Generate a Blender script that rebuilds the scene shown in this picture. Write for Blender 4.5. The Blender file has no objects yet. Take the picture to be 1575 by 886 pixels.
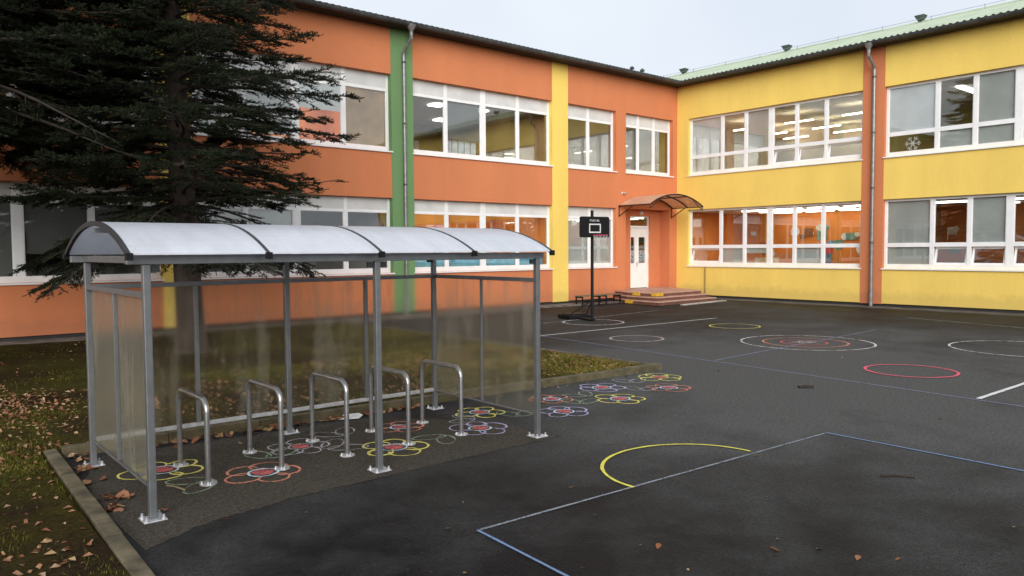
import bpy, bmesh, math, random
import numpy as np
from mathutils import Vector, Matrix

random.seed(7)
RNG = np.random.default_rng(11)
R = math.radians
scene = bpy.context.scene
col = scene.collection

# ------------------------------------------------------------------ materials
MATS = {}

def nodes_of(name):
    m = bpy.data.materials.new(name)
    m.use_nodes = True
    nt = m.node_tree
    nt.nodes.clear()
    out = nt.nodes.new('ShaderNodeOutputMaterial')
    return m, nt, out

def N(nt, typ, **kw):
    n = nt.nodes.new(typ)
    for k, v in kw.items():
        if k in n.inputs:
            n.inputs[k].default_value = v
        else:
            setattr(n, k, v)
    return n

def tex(nt, scale, detail=4.0, rough=0.55, coord='Object', stretch=None):
    tc = N(nt, 'ShaderNodeTexCoord')
    no = N(nt, 'ShaderNodeTexNoise', Scale=scale, Detail=detail, Roughness=rough)
    if stretch:
        mp = N(nt, 'ShaderNodeMapping')
        mp.inputs['Scale'].default_value = stretch
        nt.links.new(tc.outputs[coord], mp.inputs['Vector'])
        nt.links.new(mp.outputs['Vector'], no.inputs['Vector'])
    else:
        nt.links.new(tc.outputs[coord], no.inputs['Vector'])
    return no

def ramp(nt, src, stops):
    r = N(nt, 'ShaderNodeValToRGB')
    el = r.color_ramp.elements
    while len(el) < len(stops):
        el.new(0.5)
    for e, (p, c) in zip(el, stops):
        e.position = p
        e.color = (c, c, c, 1) if isinstance(c, (int, float)) else (*c, 1)
    nt.links.new(src, r.inputs['Fac'])
    return r

def mixc(nt, fac, a, b, blend='MIX'):
    m = N(nt, 'ShaderNodeMix', data_type='RGBA', blend_type=blend)
    for sock, v in ((m.inputs['Factor'], fac), (m.inputs['A'], a), (m.inputs['B'], b)):
        if hasattr(v, 'links') or isinstance(v, bpy.types.NodeSocket):
            nt.links.new(v, sock)
        elif isinstance(v, (int, float)):
            sock.default_value = v
        else:
            sock.default_value = (*v, 1)
    for i in m.inputs:
        if i.type == 'RGBA' and i.name == 'A' and not i.is_linked and not isinstance(a, bpy.types.NodeSocket):
            i.default_value = (*a, 1)
        if i.type == 'RGBA' and i.name == 'B' and not i.is_linked and not isinstance(b, bpy.types.NodeSocket):
            i.default_value = (*b, 1)
    if isinstance(a, bpy.types.NodeSocket):
        nt.links.new(a, [i for i in m.inputs if i.type == 'RGBA' and i.name == 'A'][0])
    if isinstance(b, bpy.types.NodeSocket):
        nt.links.new(b, [i for i in m.inputs if i.type == 'RGBA' and i.name == 'B'][0])
    return [o for o in m.outputs if o.type == 'RGBA'][0]

def mat(name, c, rough=0.6, var=0.12, scale=6.0, bump=0.0, bscale=60.0, metal=0.0, c2=None, spec=0.5, stretch=None):
    """solid colour with a soft mottling between c and c2 and an optional fine bump"""
    if name in MATS:
        return MATS[name]
    m, nt, out = nodes_of(name)
    b = N(nt, 'ShaderNodeBsdfPrincipled', Roughness=rough, Metallic=metal)
    b.inputs['Specular IOR Level'].default_value = spec
    no = tex(nt, scale, 5, stretch=stretch)
    if c2 is None:
        c2 = tuple(x * (1 - 2 * var) for x in c)
        c1 = tuple(min(1, x * (1 + var)) for x in c)
    else:
        c1 = c
    r = ramp(nt, no.outputs['Fac'], [(0.35, c2), (0.65, c1)])
    nt.links.new(r.outputs['Color'], b.inputs['Base Color'])
    if bump:
        bn = tex(nt, bscale, 3)
        bp = N(nt, 'ShaderNodeBump', Strength=bump, Distance=0.01)
        nt.links.new(bn.outputs['Fac'], bp.inputs['Height'])
        nt.links.new(bp.outputs['Normal'], b.inputs['Normal'])
    nt.links.new(b.outputs['BSDF'], out.inputs['Surface'])
    MATS[name] = m
    return m

def emit(name, c, s):
    if name in MATS:
        return MATS[name]
    m, nt, out = nodes_of(name)
    e = N(nt, 'ShaderNodeEmission', Color=(*c, 1), Strength=s)
    nt.links.new(e.outputs[0], out.inputs['Surface'])
    MATS[name] = m
    return m

def plaster(name, c):
    m, nt, out = nodes_of(name)
    b = N(nt, 'ShaderNodeBsdfPrincipled', Roughness=0.85)
    b.inputs['Specular IOR Level'].default_value = 0.25
    big = tex(nt, 0.7, 5, 0.6, stretch=(1, 1, 0.35))
    fine = tex(nt, 14, 4, 0.6)
    r1 = ramp(nt, big.outputs['Fac'], [(0.3, tuple(x * 0.9 for x in c)), (0.7, tuple(min(1, x * 1.04) for x in c))])
    r2 = ramp(nt, fine.outputs['Fac'], [(0.3, 0.94), (0.7, 1.0)])
    cc = mixc(nt, 1.0, r1.outputs['Color'], r2.outputs['Color'], 'MULTIPLY')
    # rain splash dirt close to the ground
    tc = N(nt, 'ShaderNodeTexCoord')
    sp = N(nt, 'ShaderNodeSeparateXYZ')
    nt.links.new(tc.outputs['Object'], sp.inputs[0])
    dn = tex(nt, 3.0, 5, 0.7)
    ad = N(nt, 'ShaderNodeMath', operation='MULTIPLY_ADD')
    nt.links.new(dn.outputs['Fac'], ad.inputs[0])
    ad.inputs[1].default_value = -0.7
    nt.links.new(sp.outputs['Z'], ad.inputs[2])
    rd = ramp(nt, ad.outputs[0], [(0.0, 0.45), (0.25, 0.0)])
    cc2 = mixc(nt, rd.outputs['Color'], cc, tuple(x * 0.55 + 0.03 for x in c))
    nt.links.new(cc2, b.inputs['Base Color'])
    bn = tex(nt, 160, 2)
    bp = N(nt, 'ShaderNodeBump', Strength=0.25, Distance=0.004)
    nt.links.new(bn.outputs['Fac'], bp.inputs['Height'])
    nt.links.new(bp.outputs['Normal'], b.inputs['Normal'])
    nt.links.new(b.outputs['BSDF'], out.inputs['Surface'])
    MATS[name] = m
    return m

def asphalt(name, ca, cb, speck, r0, r1, zone=None):
    m, nt, out = nodes_of(name)
    b = N(nt, 'ShaderNodeBsdfPrincipled')
    b.inputs['Specular IOR Level'].default_value = 0.1
    big = tex(nt, 0.16, 4, 0.6)
    mid = tex(nt, 1.3, 7, 0.7)
    grain = tex(nt, 26, 5, 0.75)
    fine = tex(nt, 80, 3, 0.7)
    mx = N(nt, 'ShaderNodeMath', operation='MULTIPLY_ADD')
    nt.links.new(mid.outputs['Fac'], mx.inputs[0]); mx.inputs[1].default_value = 0.45
    nt.links.new(big.outputs['Fac'], mx.inputs[2])
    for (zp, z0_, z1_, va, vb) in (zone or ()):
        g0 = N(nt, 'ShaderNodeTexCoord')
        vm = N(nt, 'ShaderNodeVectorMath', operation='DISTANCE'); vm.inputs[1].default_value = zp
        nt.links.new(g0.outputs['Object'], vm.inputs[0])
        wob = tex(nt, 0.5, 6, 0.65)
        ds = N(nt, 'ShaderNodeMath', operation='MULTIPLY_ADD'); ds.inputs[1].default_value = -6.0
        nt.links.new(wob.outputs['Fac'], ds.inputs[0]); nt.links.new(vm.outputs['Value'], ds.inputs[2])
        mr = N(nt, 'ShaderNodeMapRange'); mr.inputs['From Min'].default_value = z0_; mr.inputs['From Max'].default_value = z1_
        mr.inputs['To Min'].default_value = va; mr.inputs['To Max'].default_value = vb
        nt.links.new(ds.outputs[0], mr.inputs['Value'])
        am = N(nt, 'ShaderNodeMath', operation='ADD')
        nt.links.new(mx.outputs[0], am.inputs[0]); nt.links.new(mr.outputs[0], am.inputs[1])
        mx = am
    r = ramp(nt, mx.outputs[0], [(0.55, ca), (0.92, cb)])
    rg = ramp(nt, grain.outputs['Fac'], [(0.3, 0.6), (0.5, 1.0), (0.72, 1.45)])
    rf = ramp(nt, fine.outputs['Fac'], [(0.3, 0.35), (0.55, 1.0), (0.7, 1.6), (0.8, speck)])
    c1 = mixc(nt, 1.0, r.outputs['Color'], rg.outputs['Color'], 'MULTIPLY')
    cc = mixc(nt, 1.0, c1, rf.outputs['Color'], 'MULTIPLY')
    # scattered pale grit
    vo = N(nt, 'ShaderNodeTexVoronoi', Scale=9.0)
    tc = N(nt, 'ShaderNodeTexCoord')
    nt.links.new(tc.outputs['Object'], vo.inputs['Vector'])
    rv = ramp(nt, vo.outputs['Distance'], [(0.05, 1.0), (0.075, 0.0)])
    sep = N(nt, 'ShaderNodeSeparateColor')
    nt.links.new(vo.outputs['Color'], sep.inputs[0])
    gt = N(nt, 'ShaderNodeMath', operation='GREATER_THAN'); gt.inputs[1].default_value = 0.72
    nt.links.new(sep.outputs[0], gt.inputs[0])
    ml = N(nt, 'ShaderNodeMath', operation='MULTIPLY')
    nt.links.new(gt.outputs[0], ml.inputs[0]); nt.links.new(rv.outputs['Color'], ml.inputs[1])
    m2 = N(nt, 'ShaderNodeMath', operation='MULTIPLY'); m2.inputs[1].default_value = 0.8
    nt.links.new(ml.outputs[0], m2.inputs[0])
    cg = mixc(nt, m2.outputs[0], cc, (0.11, 0.10, 0.085))
    nt.links.new(cg, b.inputs['Base Color'])
    rr = ramp(nt, mx.outputs[0], [(0.55, r0), (0.9, r1)])
    nt.links.new(rr.outputs['Color'], b.inputs['Roughness'])
    v2 = N(nt, 'ShaderNodeTexVoronoi', Scale=75)
    nt.links.new(tc.outputs['Object'], v2.inputs['Vector'])
    bp = N(nt, 'ShaderNodeBump', Strength=0.7, Distance=0.008)
    nt.links.new(v2.outputs['Distance'], bp.inputs['Height'])
    nt.links.new(bp.outputs['Normal'], b.inputs['Normal'])
    nt.links.new(b.outputs['BSDF'], out.inputs['Surface'])
    MATS[name] = m
    return m

def chalk(name, c, lo=0.42, hi=0.58, amax=0.9):
    """dusty, broken-up chalk: the asphalt shows through"""
    m, nt, out = nodes_of(name)
    b = N(nt, 'ShaderNodeBsdfPrincipled', Roughness=0.95)
    b.inputs['Base Color'].default_value = (*c, 1)
    b.inputs['Specular IOR Level'].default_value = 0.1
    t = N(nt, 'ShaderNodeBsdfTransparent')
    no = tex(nt, 70, 3, 0.7, coord='Object')
    n2 = tex(nt, 5.0, 4, 0.65, coord='Object')
    ad = N(nt, 'ShaderNodeMath', operation='MULTIPLY_ADD')
    nt.links.new(n2.outputs['Fac'], ad.inputs[0])
    ad.inputs[1].default_value = 0.9
    nt.links.new(no.outputs['Fac'], ad.inputs[2])
    r = ramp(nt, ad.outputs[0], [(lo + 0.40, 0.0), (hi + 0.42, amax)])
    mx = N(nt, 'ShaderNodeMixShader')
    nt.links.new(r.outputs['Color'], mx.inputs[0])
    nt.links.new(t.outputs[0], mx.inputs[1])
    nt.links.new(b.outputs[0], mx.inputs[2])
    nt.links.new(mx.outputs[0], out.inputs['Surface'])
    MATS[name] = m
    return m

def glass(name, tint, base=0.07, peak=0.75, power=3.5):
    m, nt, out = nodes_of(name)
    t = N(nt, 'ShaderNodeBsdfTransparent', Color=(*tint, 1))
    g = N(nt, 'ShaderNodeBsdfGlossy', Roughness=0.0, Color=(0.95, 0.97, 0.96, 1))
    lw = N(nt, 'ShaderNodeLayerWeight', Blend=0.5)
    pw = N(nt, 'ShaderNodeMath', operation='POWER')
    nt.links.new(lw.outputs['Facing'], pw.inputs[0])
    pw.inputs[1].default_value = power
    ma = N(nt, 'ShaderNodeMath', operation='MULTIPLY_ADD')
    nt.links.new(pw.outputs[0], ma.inputs[0])
    ma.inputs[1].default_value = peak
    ma.inputs[2].default_value = base
    bn = tex(nt, 0.9, 2)
    bp = N(nt, 'ShaderNodeBump', Strength=0.02, Distance=0.05)
    nt.links.new(bn.outputs['Fac'], bp.inputs['Height'])
    nt.links.new(bp.outputs['Normal'], g.inputs['Normal'])
    mx = N(nt, 'ShaderNodeMixShader')
    nt.links.new(ma.outputs[0], mx.inputs[0])
    nt.links.new(t.outputs[0], mx.inputs[1])
    nt.links.new(g.outputs[0], mx.inputs[2])
    nt.links.new(mx.outputs[0], out.inputs['Surface'])
    MATS[name] = m
    return m

def polycarb(name, c, trans, rough, gloss):
    """milky twin-wall sheet: diffuse + translucent + blurred see-through, milkier at a slant"""
    m, nt, out = nodes_of(name)
    d = N(nt, 'ShaderNodeBsdfPrincipled', Roughness=gloss)
    d.inputs['Base Color'].default_value = (*c, 1)
    tl = N(nt, 'ShaderNodeBsdfTranslucent', Color=(*c, 1))
    m1 = N(nt, 'ShaderNodeMixShader')
    m1.inputs[0].default_value = 0.45
    nt.links.new(d.outputs[0], m1.inputs[1])
    nt.links.new(tl.outputs[0], m1.inputs[2])
    if trans > 0:
        rf = N(nt, 'ShaderNodeBsdfRefraction', Roughness=rough, IOR=1.12, Color=(1.0, 0.985, 0.95, 1))
        lw = N(nt, 'ShaderNodeLayerWeight', Blend=0.5)
        pw = N(nt, 'ShaderNodeMath', operation='POWER'); pw.inputs[1].default_value = 2.0
        nt.links.new(lw.outputs['Facing'], pw.inputs[0])
        # dust and rain streaks on the sheet
        no = tex(nt, 3.0, 6, 0.7, stretch=(1, 1, 0.18))
        rd = ramp(nt, no.outputs['Fac'], [(0.50, 0.0), (0.72, 0.30)])
        fa = N(nt, 'ShaderNodeMath', operation='MULTIPLY_ADD')
        nt.links.new(pw.outputs[0], fa.inputs[0]); fa.inputs[1].default_value = 0.48; fa.inputs[2].default_value = 1 - trans
        f2 = N(nt, 'ShaderNodeMath', operation='ADD', use_clamp=True)
        nt.links.new(fa.outputs[0], f2.inputs[0]); nt.links.new(rd.outputs['Color'], f2.inputs[1])
        m2 = N(nt, 'ShaderNodeMixShader')
        nt.links.new(f2.outputs[0], m2.inputs[0])
        nt.links.new(rf.outputs[0], m2.inputs[1])
        nt.links.new(m1.outputs[0], m2.inputs[2])
        nt.links.new(m2.outputs[0], out.inputs['Surface'])
    else:
        nt.links.new(m1.outputs[0], out.inputs['Surface'])
    MATS[name] = m
    return m

ORANGE = plaster('orange_plaster', (0.64, 0.222, 0.098))
YELLOW = plaster('yellow_plaster', (0.90, 0.645, 0.155))
GREENP = plaster('green_plaster', (0.17, 0.30, 0.13))
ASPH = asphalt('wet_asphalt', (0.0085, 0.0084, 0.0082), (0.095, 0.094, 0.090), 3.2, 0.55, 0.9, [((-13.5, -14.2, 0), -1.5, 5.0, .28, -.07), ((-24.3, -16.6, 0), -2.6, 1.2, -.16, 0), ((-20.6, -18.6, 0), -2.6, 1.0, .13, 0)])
DRYASPH = asphalt('dry_asphalt', (0.050, 0.043, 0.035), (0.076, 0.066, 0.053), 2.0, 0.8, 0.95)
CONC = mat('concrete', (0.25, 0.235, 0.21), 0.85, 0.15, 3, 0.4, 90)
KERB = mat('kerb_concrete', (0.115, 0.092, 0.052), 0.9, 0.3, 5, 0.5, 80)
KERBD = mat('mossy_kerb_concrete', (0.125, 0.10, 0.055), 0.9, 0.3, 6, 0.5, 80, c2=(0.06, 0.052, 0.024))
PLINTH = mat('plinth_dark', (0.035, 0.032, 0.03), 0.8)
WHITE = mat('white_upvc', (0.86, 0.86, 0.86), 0.35, 0.03, 3)
PANEL = mat('header_panel_white', (0.66, 0.66, 0.65), 0.45, 0.05, 2)
GALV = mat('galvanised_steel', (0.21, 0.215, 0.22), 0.45, 0.06, 10, 0.05, 120, metal=0.65)
GALVB = mat('bright_galvanised_steel', (0.62, 0.63, 0.65), 0.38, 0.1, 18, 0.05, 120, metal=0.55)
RACK = mat('stainless_tube', (0.42, 0.425, 0.43), 0.28, 0.08, 20, metal=0.85)
DARKM = mat('dark_rib_metal', (0.022, 0.023, 0.024), 0.5, 0.15, 10)
GUTTER = mat('grey_gutter', (0.06, 0.062, 0.064), 0.6, 0.2, 4)
PIPE = mat('grey_pipe', (0.27, 0.275, 0.28), 0.35, 0.12, 6, metal=0.5)
ROOFG = mat('green_roof_sheet', (0.40, 0.47, 0.335), 0.45, 0.08, 1.2)
SOFFIT = mat('soffit_board', (0.03, 0.028, 0.026), 0.9)
BLACKP = mat('black_plastic', (0.006, 0.006, 0.0065), 0.55, spec=0.25)
LETTER = mat('white_print', (0.6, 0.6, 0.58), 0.6, 0.05)
RIMRED = mat('red_rim', (0.45, 0.03, 0.06), 0.4)
NETW = mat('net_cord', (0.6, 0.6, 0.58), 0.9)
TILE = mat('pink_step_tile', (0.50, 0.31, 0.25), 0.6, 0.12, 4, 0.2, 60)
TILED = mat('step_riser_tile', (0.17, 0.075, 0.055), 0.6, 0.15, 5)
SAFEY = mat('safety_yellow', (0.62, 0.36, 0.03), 0.6, 0.15, 12)
WOOD = mat('weathered_wood', (0.16, 0.13, 0.08), 0.8, 0.2, 4, stretch=(1, 8, 8))
BARK = mat('spruce_bark', (0.05, 0.036, 0.028), 0.95, 0.3, 6, 1.0, 18, stretch=(1, 1, 0.3))
TWIGM = mat('twig_bark', (0.03, 0.022, 0.016), 0.95)
BLINDM = mat('grey_blind', (0.60, 0.63, 0.62), 0.7, 0.05, 1.5)
BLINDW = mat('pale_blind', (0.76, 0.80, 0.82), 0.7, 0.05, 1.5)
BLINDT = mat('tan_blind', (0.48, 0.31, 0.16), 0.7, 0.12, 1.5)
BLINDD = mat('dark_grey_blind', (0.20, 0.20, 0.20), 0.8, 0.05, 1.5)
GLASS = glass('window_glass', (0.95, 0.96, 0.95), 0.085, 0.55, 2.4)
POLYROOF = polycarb('opal_polycarbonate', (0.76, 0.78, 0.83), 0.0, 0.2, 0.22)
def speckle(m):
    nt = m.node_tree
    tc = N(nt, 'ShaderNodeTexCoord'); vo = N(nt, 'ShaderNodeTexVoronoi', Scale=34.0)
    nt.links.new(tc.outputs['Object'], vo.inputs['Vector'])
    big = tex(nt, 2.2, 4, 0.6); st_ = tex(nt, 7, 5, 0.7, stretch=(1, .25, .25))
    th = ramp(nt, big.outputs['Fac'], [(0.40, 0.04), (0.65, 0.20)])
    ls = N(nt, 'ShaderNodeMath', operation='LESS_THAN')
    nt.links.new(vo.outputs['Distance'], ls.inputs[0]); nt.links.new(th.outputs['Color'], ls.inputs[1])
    sr = ramp(nt, st_.outputs['Fac'], [(0.35, (0.78, 0.80, 0.84)), (0.65, (0.86, 0.88, 0.93))])
    sm = N(nt, 'ShaderNodeMath', operation='MULTIPLY'); sm.inputs[1].default_value = 0.45
    nt.links.new(ls.outputs[0], sm.inputs[0])
    cc = mixc(nt, sm.outputs[0], sr.outputs['Color'], (0.28, 0.27, 0.24))
    for n in nt.nodes:
        if n.type == 'BSDF_PRINCIPLED': nt.links.new(cc, n.inputs['Base Color'])
        if n.type == 'BSDF_TRANSLUCENT': nt.links.new(cc, n.inputs['Color'])
speckle(POLYROOF)
POLYSIDE = polycarb('hazy_polycarbonate', (0.44, 0.42, 0.34), 0.965, 0.16, 0.3)
BROWNPOLY = polycarb('bronze_polycarbonate', (0.95, 0.68, 0.50), 0.45, 0.06, 0.25)

# foliage with variation per clump position
def foliage(name, a, b, cdark):
    m, nt, out = nodes_of(name)
    p = N(nt, 'ShaderNodeBsdfPrincipled', Roughness=0.6)
    p.inputs['Specular IOR Level'].default_value = 0.12
    n1 = tex(nt, 1.3, 4, 0.6)
    n2 = tex(nt, 9, 3, 0.6)
    r1 = ramp(nt, n1.outputs['Fac'], [(0.35, cdark), (0.6, a), (0.75, b)])
    r2 = ramp(nt, n2.outputs['Fac'], [(0.3, 0.65), (0.7, 1.2)])
    cc = mixc(nt, 1.0, r1.outputs['Color'], r2.outputs['Color'], 'MULTIPLY')
    nt.links.new(cc, p.inputs['Base Color'])
    nt.links.new(p.outputs[0], out.inputs['Surface'])
    MATS[name] = m
    return m

NEEDLE = foliage('spruce_needles', (0.022, 0.030, 0.014), (0.056, 0.068, 0.038), (0.010, 0.012, 0.006))
GRASS = foliage('grass_blades', (0.11, 0.11, 0.014), (0.23, 0.20, 0.03), (0.055, 0.05, 0.008))

GRASSP = foliage('paler_grass_blades', (0.17, 0.155, 0.024), (0.30, 0.26, 0.05), (0.085, 0.078, 0.013))  # paler tone of the lawn grass, used at its right end

def leafmat():
    m, nt, out = nodes_of('dry_leaf')
    p = N(nt, 'ShaderNodeBsdfPrincipled', Roughness=0.7)
    p.inputs['Specular IOR Level'].default_value = 0.12
    oi = N(nt, 'ShaderNodeNewGeometry')
    r = N(nt, 'ShaderNodeValToRGB')
    el = r.color_ramp.elements
    stops = [(0.0, (0.12, 0.05, 0.024)), (0.35, (0.24, 0.10, 0.048)), (0.6, (0.30, 0.145, 0.085)), (0.8, (0.33, 0.22, 0.10)), (1.0, (0.38, 0.26, 0.18))]
    while len(el) < len(stops):
        el.new(0.5)
    for e, (q, c) in zip(el, stops):
        e.position = q
        e.color = (*c, 1)
    oo = N(nt, 'ShaderNodeObjectInfo')
    ad = N(nt, 'ShaderNodeMath', operation='ADD')
    nt.links.new(oi.outputs['Random Per Island'], ad.inputs[0])
    nt.links.new(oo.outputs['Random'], ad.inputs[1])
    fr = N(nt, 'ShaderNodeMath', operation='FRACT')
    nt.links.new(ad.outputs[0], fr.inputs[0])
    nt.links.new(fr.outputs[0], r.inputs['Fac'])
    n2 = tex(nt, 40, 3)
    r2 = ramp(nt, n2.outputs['Fac'], [(0.3, 0.65), (0.7, 1.15)])
    cc = mixc(nt, 1.0, r.outputs['Color'], r2.outputs['Color'], 'MULTIPLY')
    nt.links.new(cc, p.inputs['Base Color'])
    nt.links.new(p.outputs[0], out.inputs['Surface'])
    return m
LEAF = leafmat()

def soilmat():
    m, nt, out = nodes_of('lawn_soil')
    p = N(nt, 'ShaderNodeBsdfPrincipled', Roughness=0.95)
    p.inputs['Specular IOR Level'].default_value = 0.08
    n1 = tex(nt, 0.55, 6, 0.65)
    n2 = tex(nt, 22, 5, 0.7)
    r1 = ramp(nt, n1.outputs['Fac'], [(0.40, (0.027, 0.017, 0.007)), (0.52, (0.040, 0.031, 0.006)), (0.68, (0.056, 0.054, 0.009))])
    r2 = ramp(nt, n2.outputs['Fac'], [(0.3, 0.5), (0.7, 1.4)])
    cc = mixc(nt, 1.0, r1.outputs['Color'], r2.outputs['Color'], 'MULTIPLY')
    nt.links.new(cc, p.inputs['Base Color'])
    bp = N(nt, 'ShaderNodeBump', Strength=1.0, Distance=0.03)
    nt.links.new(n2.outputs['Fac'], bp.inputs['Height'])
    nt.links.new(bp.outputs['Normal'], p.inputs['Normal'])
    nt.links.new(p.outputs[0], out.inputs['Surface'])
    return m
SOIL = soilmat()

# ------------------------------------------------------------------ builders
class MB:
    def __init__(self):
        self.v, self.f, self.mi = [], [], []

    def face(self, pts, m=0):
        n = len(self.v)
        self.v += [tuple(p) for p in pts]
        self.f.append(tuple(range(n, n + len(pts))))
        self.mi.append(m)

    def box(self, x0, x1, y0, y1, z0, z1, m=0):
        x0, x1 = sorted((x0, x1)); y0, y1 = sorted((y0, y1)); z0, z1 = sorted((z0, z1))
        n = len(self.v)
        self.v += [(x0, y0, z0), (x1, y0, z0), (x1, y1, z0), (x0, y1, z0), (x0, y0, z1), (x1, y0, z1), (x1, y1, z1), (x0, y1, z1)]
        for q in ((0, 3, 2, 1), (4, 5, 6, 7), (0, 1, 5, 4), (1, 2, 6, 5), (2, 3, 7, 6), (3, 0, 4, 7)):
            self.f.append(tuple(n + i for i in q)); self.mi.append(m)

    def prism(self, poly, z0, z1, m=0):
        n = len(self.v); k = len(poly)
        self.v += [(x, y, z0) for x, y in poly] + [(x, y, z1) for x, y in poly]
        self.f.append(tuple(n + i for i in range(k))[::-1]); self.mi.append(m)
        self.f.append(tuple(n + k + i for i in range(k))); self.mi.append(m)
        for i in range(k):
            j = (i + 1) % k
            self.f.append((n + i, n + j, n + k + j, n + k + i)); self.mi.append(m)

    def tube(self, path, rad, seg=8, m=0, closed=False, cap=True):
        P = [Vector(p) for p in path]
        rr = rad if isinstance(rad, (list, tuple)) else [rad] * len(P)
        n0 = len(self.v); k = len(P)
        up = None
        for i, p in enumerate(P):
            if closed:
                t = P[(i + 1) % k] - P[i - 1]
            else:
                t = P[min(i + 1, k - 1)] - P[max(i - 1, 0)]
            t.normalize()
            if up is None:
                a = Vector((0, 0, 1)) if abs(t.z) < 0.9 else Vector((1, 0, 0))
            else:
                a = up
            s = t.cross(a).normalized(); up = s.cross(t).normalized()
            for j in range(seg):
                an = 2 * math.pi * j / seg
                self.v.append(tuple(p + (s * math.cos(an) + up * math.sin(an)) * rr[i]))
        rng = k if closed else k - 1
        for i in range(rng):
            for j in range(seg):
                a = n0 + i * seg + j; b = n0 + i * seg + (j + 1) % seg
                i2 = (i + 1) % k
                c = n0 + i2 * seg + (j + 1) % seg; d = n0 + i2 * seg + j
                self.f.append((a, b, c, d)); self.mi.append(m)
        if cap and not closed:
            self.f.append(tuple(n0 + j for j in range(seg))[::-1]); self.mi.append(m)
            e = n0 + (k - 1) * seg
            self.f.append(tuple(e + j for j in range(seg))); self.mi.append(m)

    def strip(self, path, w, z=0.0, closed=False, m=0, jit=0.0):
        """flat ribbon on the ground"""
        k = len(path); L, Q = [], []
        for i in range(k):
            if closed:
                a, b = path[i - 1], path[(i + 1) % k]
            else:
                a, b = path[max(i - 1, 0)], path[min(i + 1, k - 1)]
            dx, dy = b[0] - a[0], b[1] - a[1]
            l = math.hypot(dx, dy) or 1
            ww = w * (1 + random.uniform(-jit, jit)) / 2
            ox, oy = -dy / l * ww, dx / l * ww
            jx, jy = random.uniform(-jit, jit) * w * 0.4, random.uniform(-jit, jit) * w * 0.4
            L.append((path[i][0] + ox + jx, path[i][1] + oy + jy, z)); Q.append((path[i][0] - ox + jx, path[i][1] - oy + jy, z))
        n = len(self.v)
        self.v += L + Q
        for i in range(k if closed else k - 1):
            j = (i + 1) % k
            self.f.append((n + k + i, n + k + j, n + j, n + i)); self.mi.append(m)

    def build(self, name, mats, parent=None, smooth=False, bevel=0.0, origin=None, recalc=True):
        me = bpy.data.meshes.new(name)
        off = Vector(origin) if origin is not None else (Vector(parent_loc(parent)) if parent is not None else Vector((0, 0, 0)))
        me.from_pydata([tuple(Vector(p) - off) for p in self.v], [], self.f)
        if not isinstance(mats, (list, tuple)):
            mats = [mats]
        for mm in mats:
            me.materials.append(mm)
        me.polygons.foreach_set('material_index', self.mi)
        if recalc:
            bm = bmesh.new(); bm.from_mesh(me)
            bmesh.ops.recalc_face_normals(bm, faces=bm.faces)
            bm.to_mesh(me); bm.free()
        if smooth:
            me.polygons.foreach_set('use_smooth', [True] * len(me.polygons))
            try:
                me.set_sharp_from_angle(angle=R(40))
            except Exception:
                pass
        o = bpy.data.objects.new(name, me)
        col.objects.link(o)
        if parent is not None:
            o.parent = parent
        elif origin is not None:
            o.location = off
        if bevel:
            b = o.modifiers.new('bevel', 'BEVEL'); b.width = bevel; b.segments = 2; b.limit_method = 'ANGLE'
        return o

def parent_loc(p):
    v = Vector((0, 0, 0))
    while p is not None:
        v = v + p.location
        p = p.parent
    return v

def npmesh(name, verts, faces_n, mats, parent=None, origin=(0, 0, 0), idx=None):
    """verts (N,3); faces made of consecutive runs of faces_n vertices"""
    me = bpy.data.meshes.new(name)
    v = (np.asarray(verts, dtype=np.float32) - np.array(origin, dtype=np.float32))
    nv = len(v); nf = nv // faces_n
    me.vertices.add(nv); me.vertices.foreach_set('co', v.ravel())
    me.loops.add(nv); me.loops.foreach_set('vertex_index', np.arange(nv, dtype=np.int32))
    me.polygons.add(nf)
    me.polygons.foreach_set('loop_start', np.arange(0, nv, faces_n, dtype=np.int32))
    try:
        me.polygons.foreach_set('loop_total', np.full(nf, faces_n, dtype=np.int32))
    except Exception:
        pass
    me.materials.append(mats)
    me.update(calc_edges=True)
    o = bpy.data.objects.new(name, me); col.objects.link(o)
    if parent is not None:
        o.parent = parent
    else:
        o.location = origin
    return o

def tag(o, label=None, cat=None, group=None, kind=None):
    if label: o['label'] = label
    if cat: o['category'] = cat
    if group: o['group'] = group
    if kind: o['kind'] = kind
    return o

def thing(name, label, cat, loc=(0, 0, 0), group=None):
    o = bpy.data.objects.new(name, None); col.objects.link(o)
    o.empty_display_size = 0.2
    o.location = loc
    return tag(o, label, cat, group)

def copy_tree(o, parent=None):
    c = o.copy(); col.objects.link(c)
    if parent is not None:
        c.parent = parent
    for ch in list(o.children):
        copy_tree(ch, c)
    return c

# ------------------------------------------------------------------ camera
CAM = Vector((-26.9507, -20.8568, 2.05))
yaw, pitch, roll = R(40.166), R(-2.8292), R(-0.3531)
F = Vector((math.sin(yaw) * math.cos(pitch), math.cos(yaw) * math.cos(pitch), math.sin(pitch)))
rt = Vector((math.cos(yaw), -math.sin(yaw), 0)); up = rt.cross(F)
R2 = rt * math.cos(roll) + up * math.sin(roll); U2 = up * math.cos(roll) - rt * math.sin(roll)
cam = bpy.data.objects.new('camera', bpy.data.cameras.new('camera')); col.objects.link(cam)
cam.matrix_world = Matrix(((R2.x, U2.x, -F.x, CAM.x), (R2.y, U2.y, -F.y, CAM.y), (R2.z, U2.z, -F.z, CAM.z), (0, 0, 0, 1)))
cam.data.sensor_width = 36.0
cam.data.lens = 36.0 * 1182.477 / 1575.0
cam.data.clip_end = 3000; cam.data.clip_start = 0.05
scene.camera = cam

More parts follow.
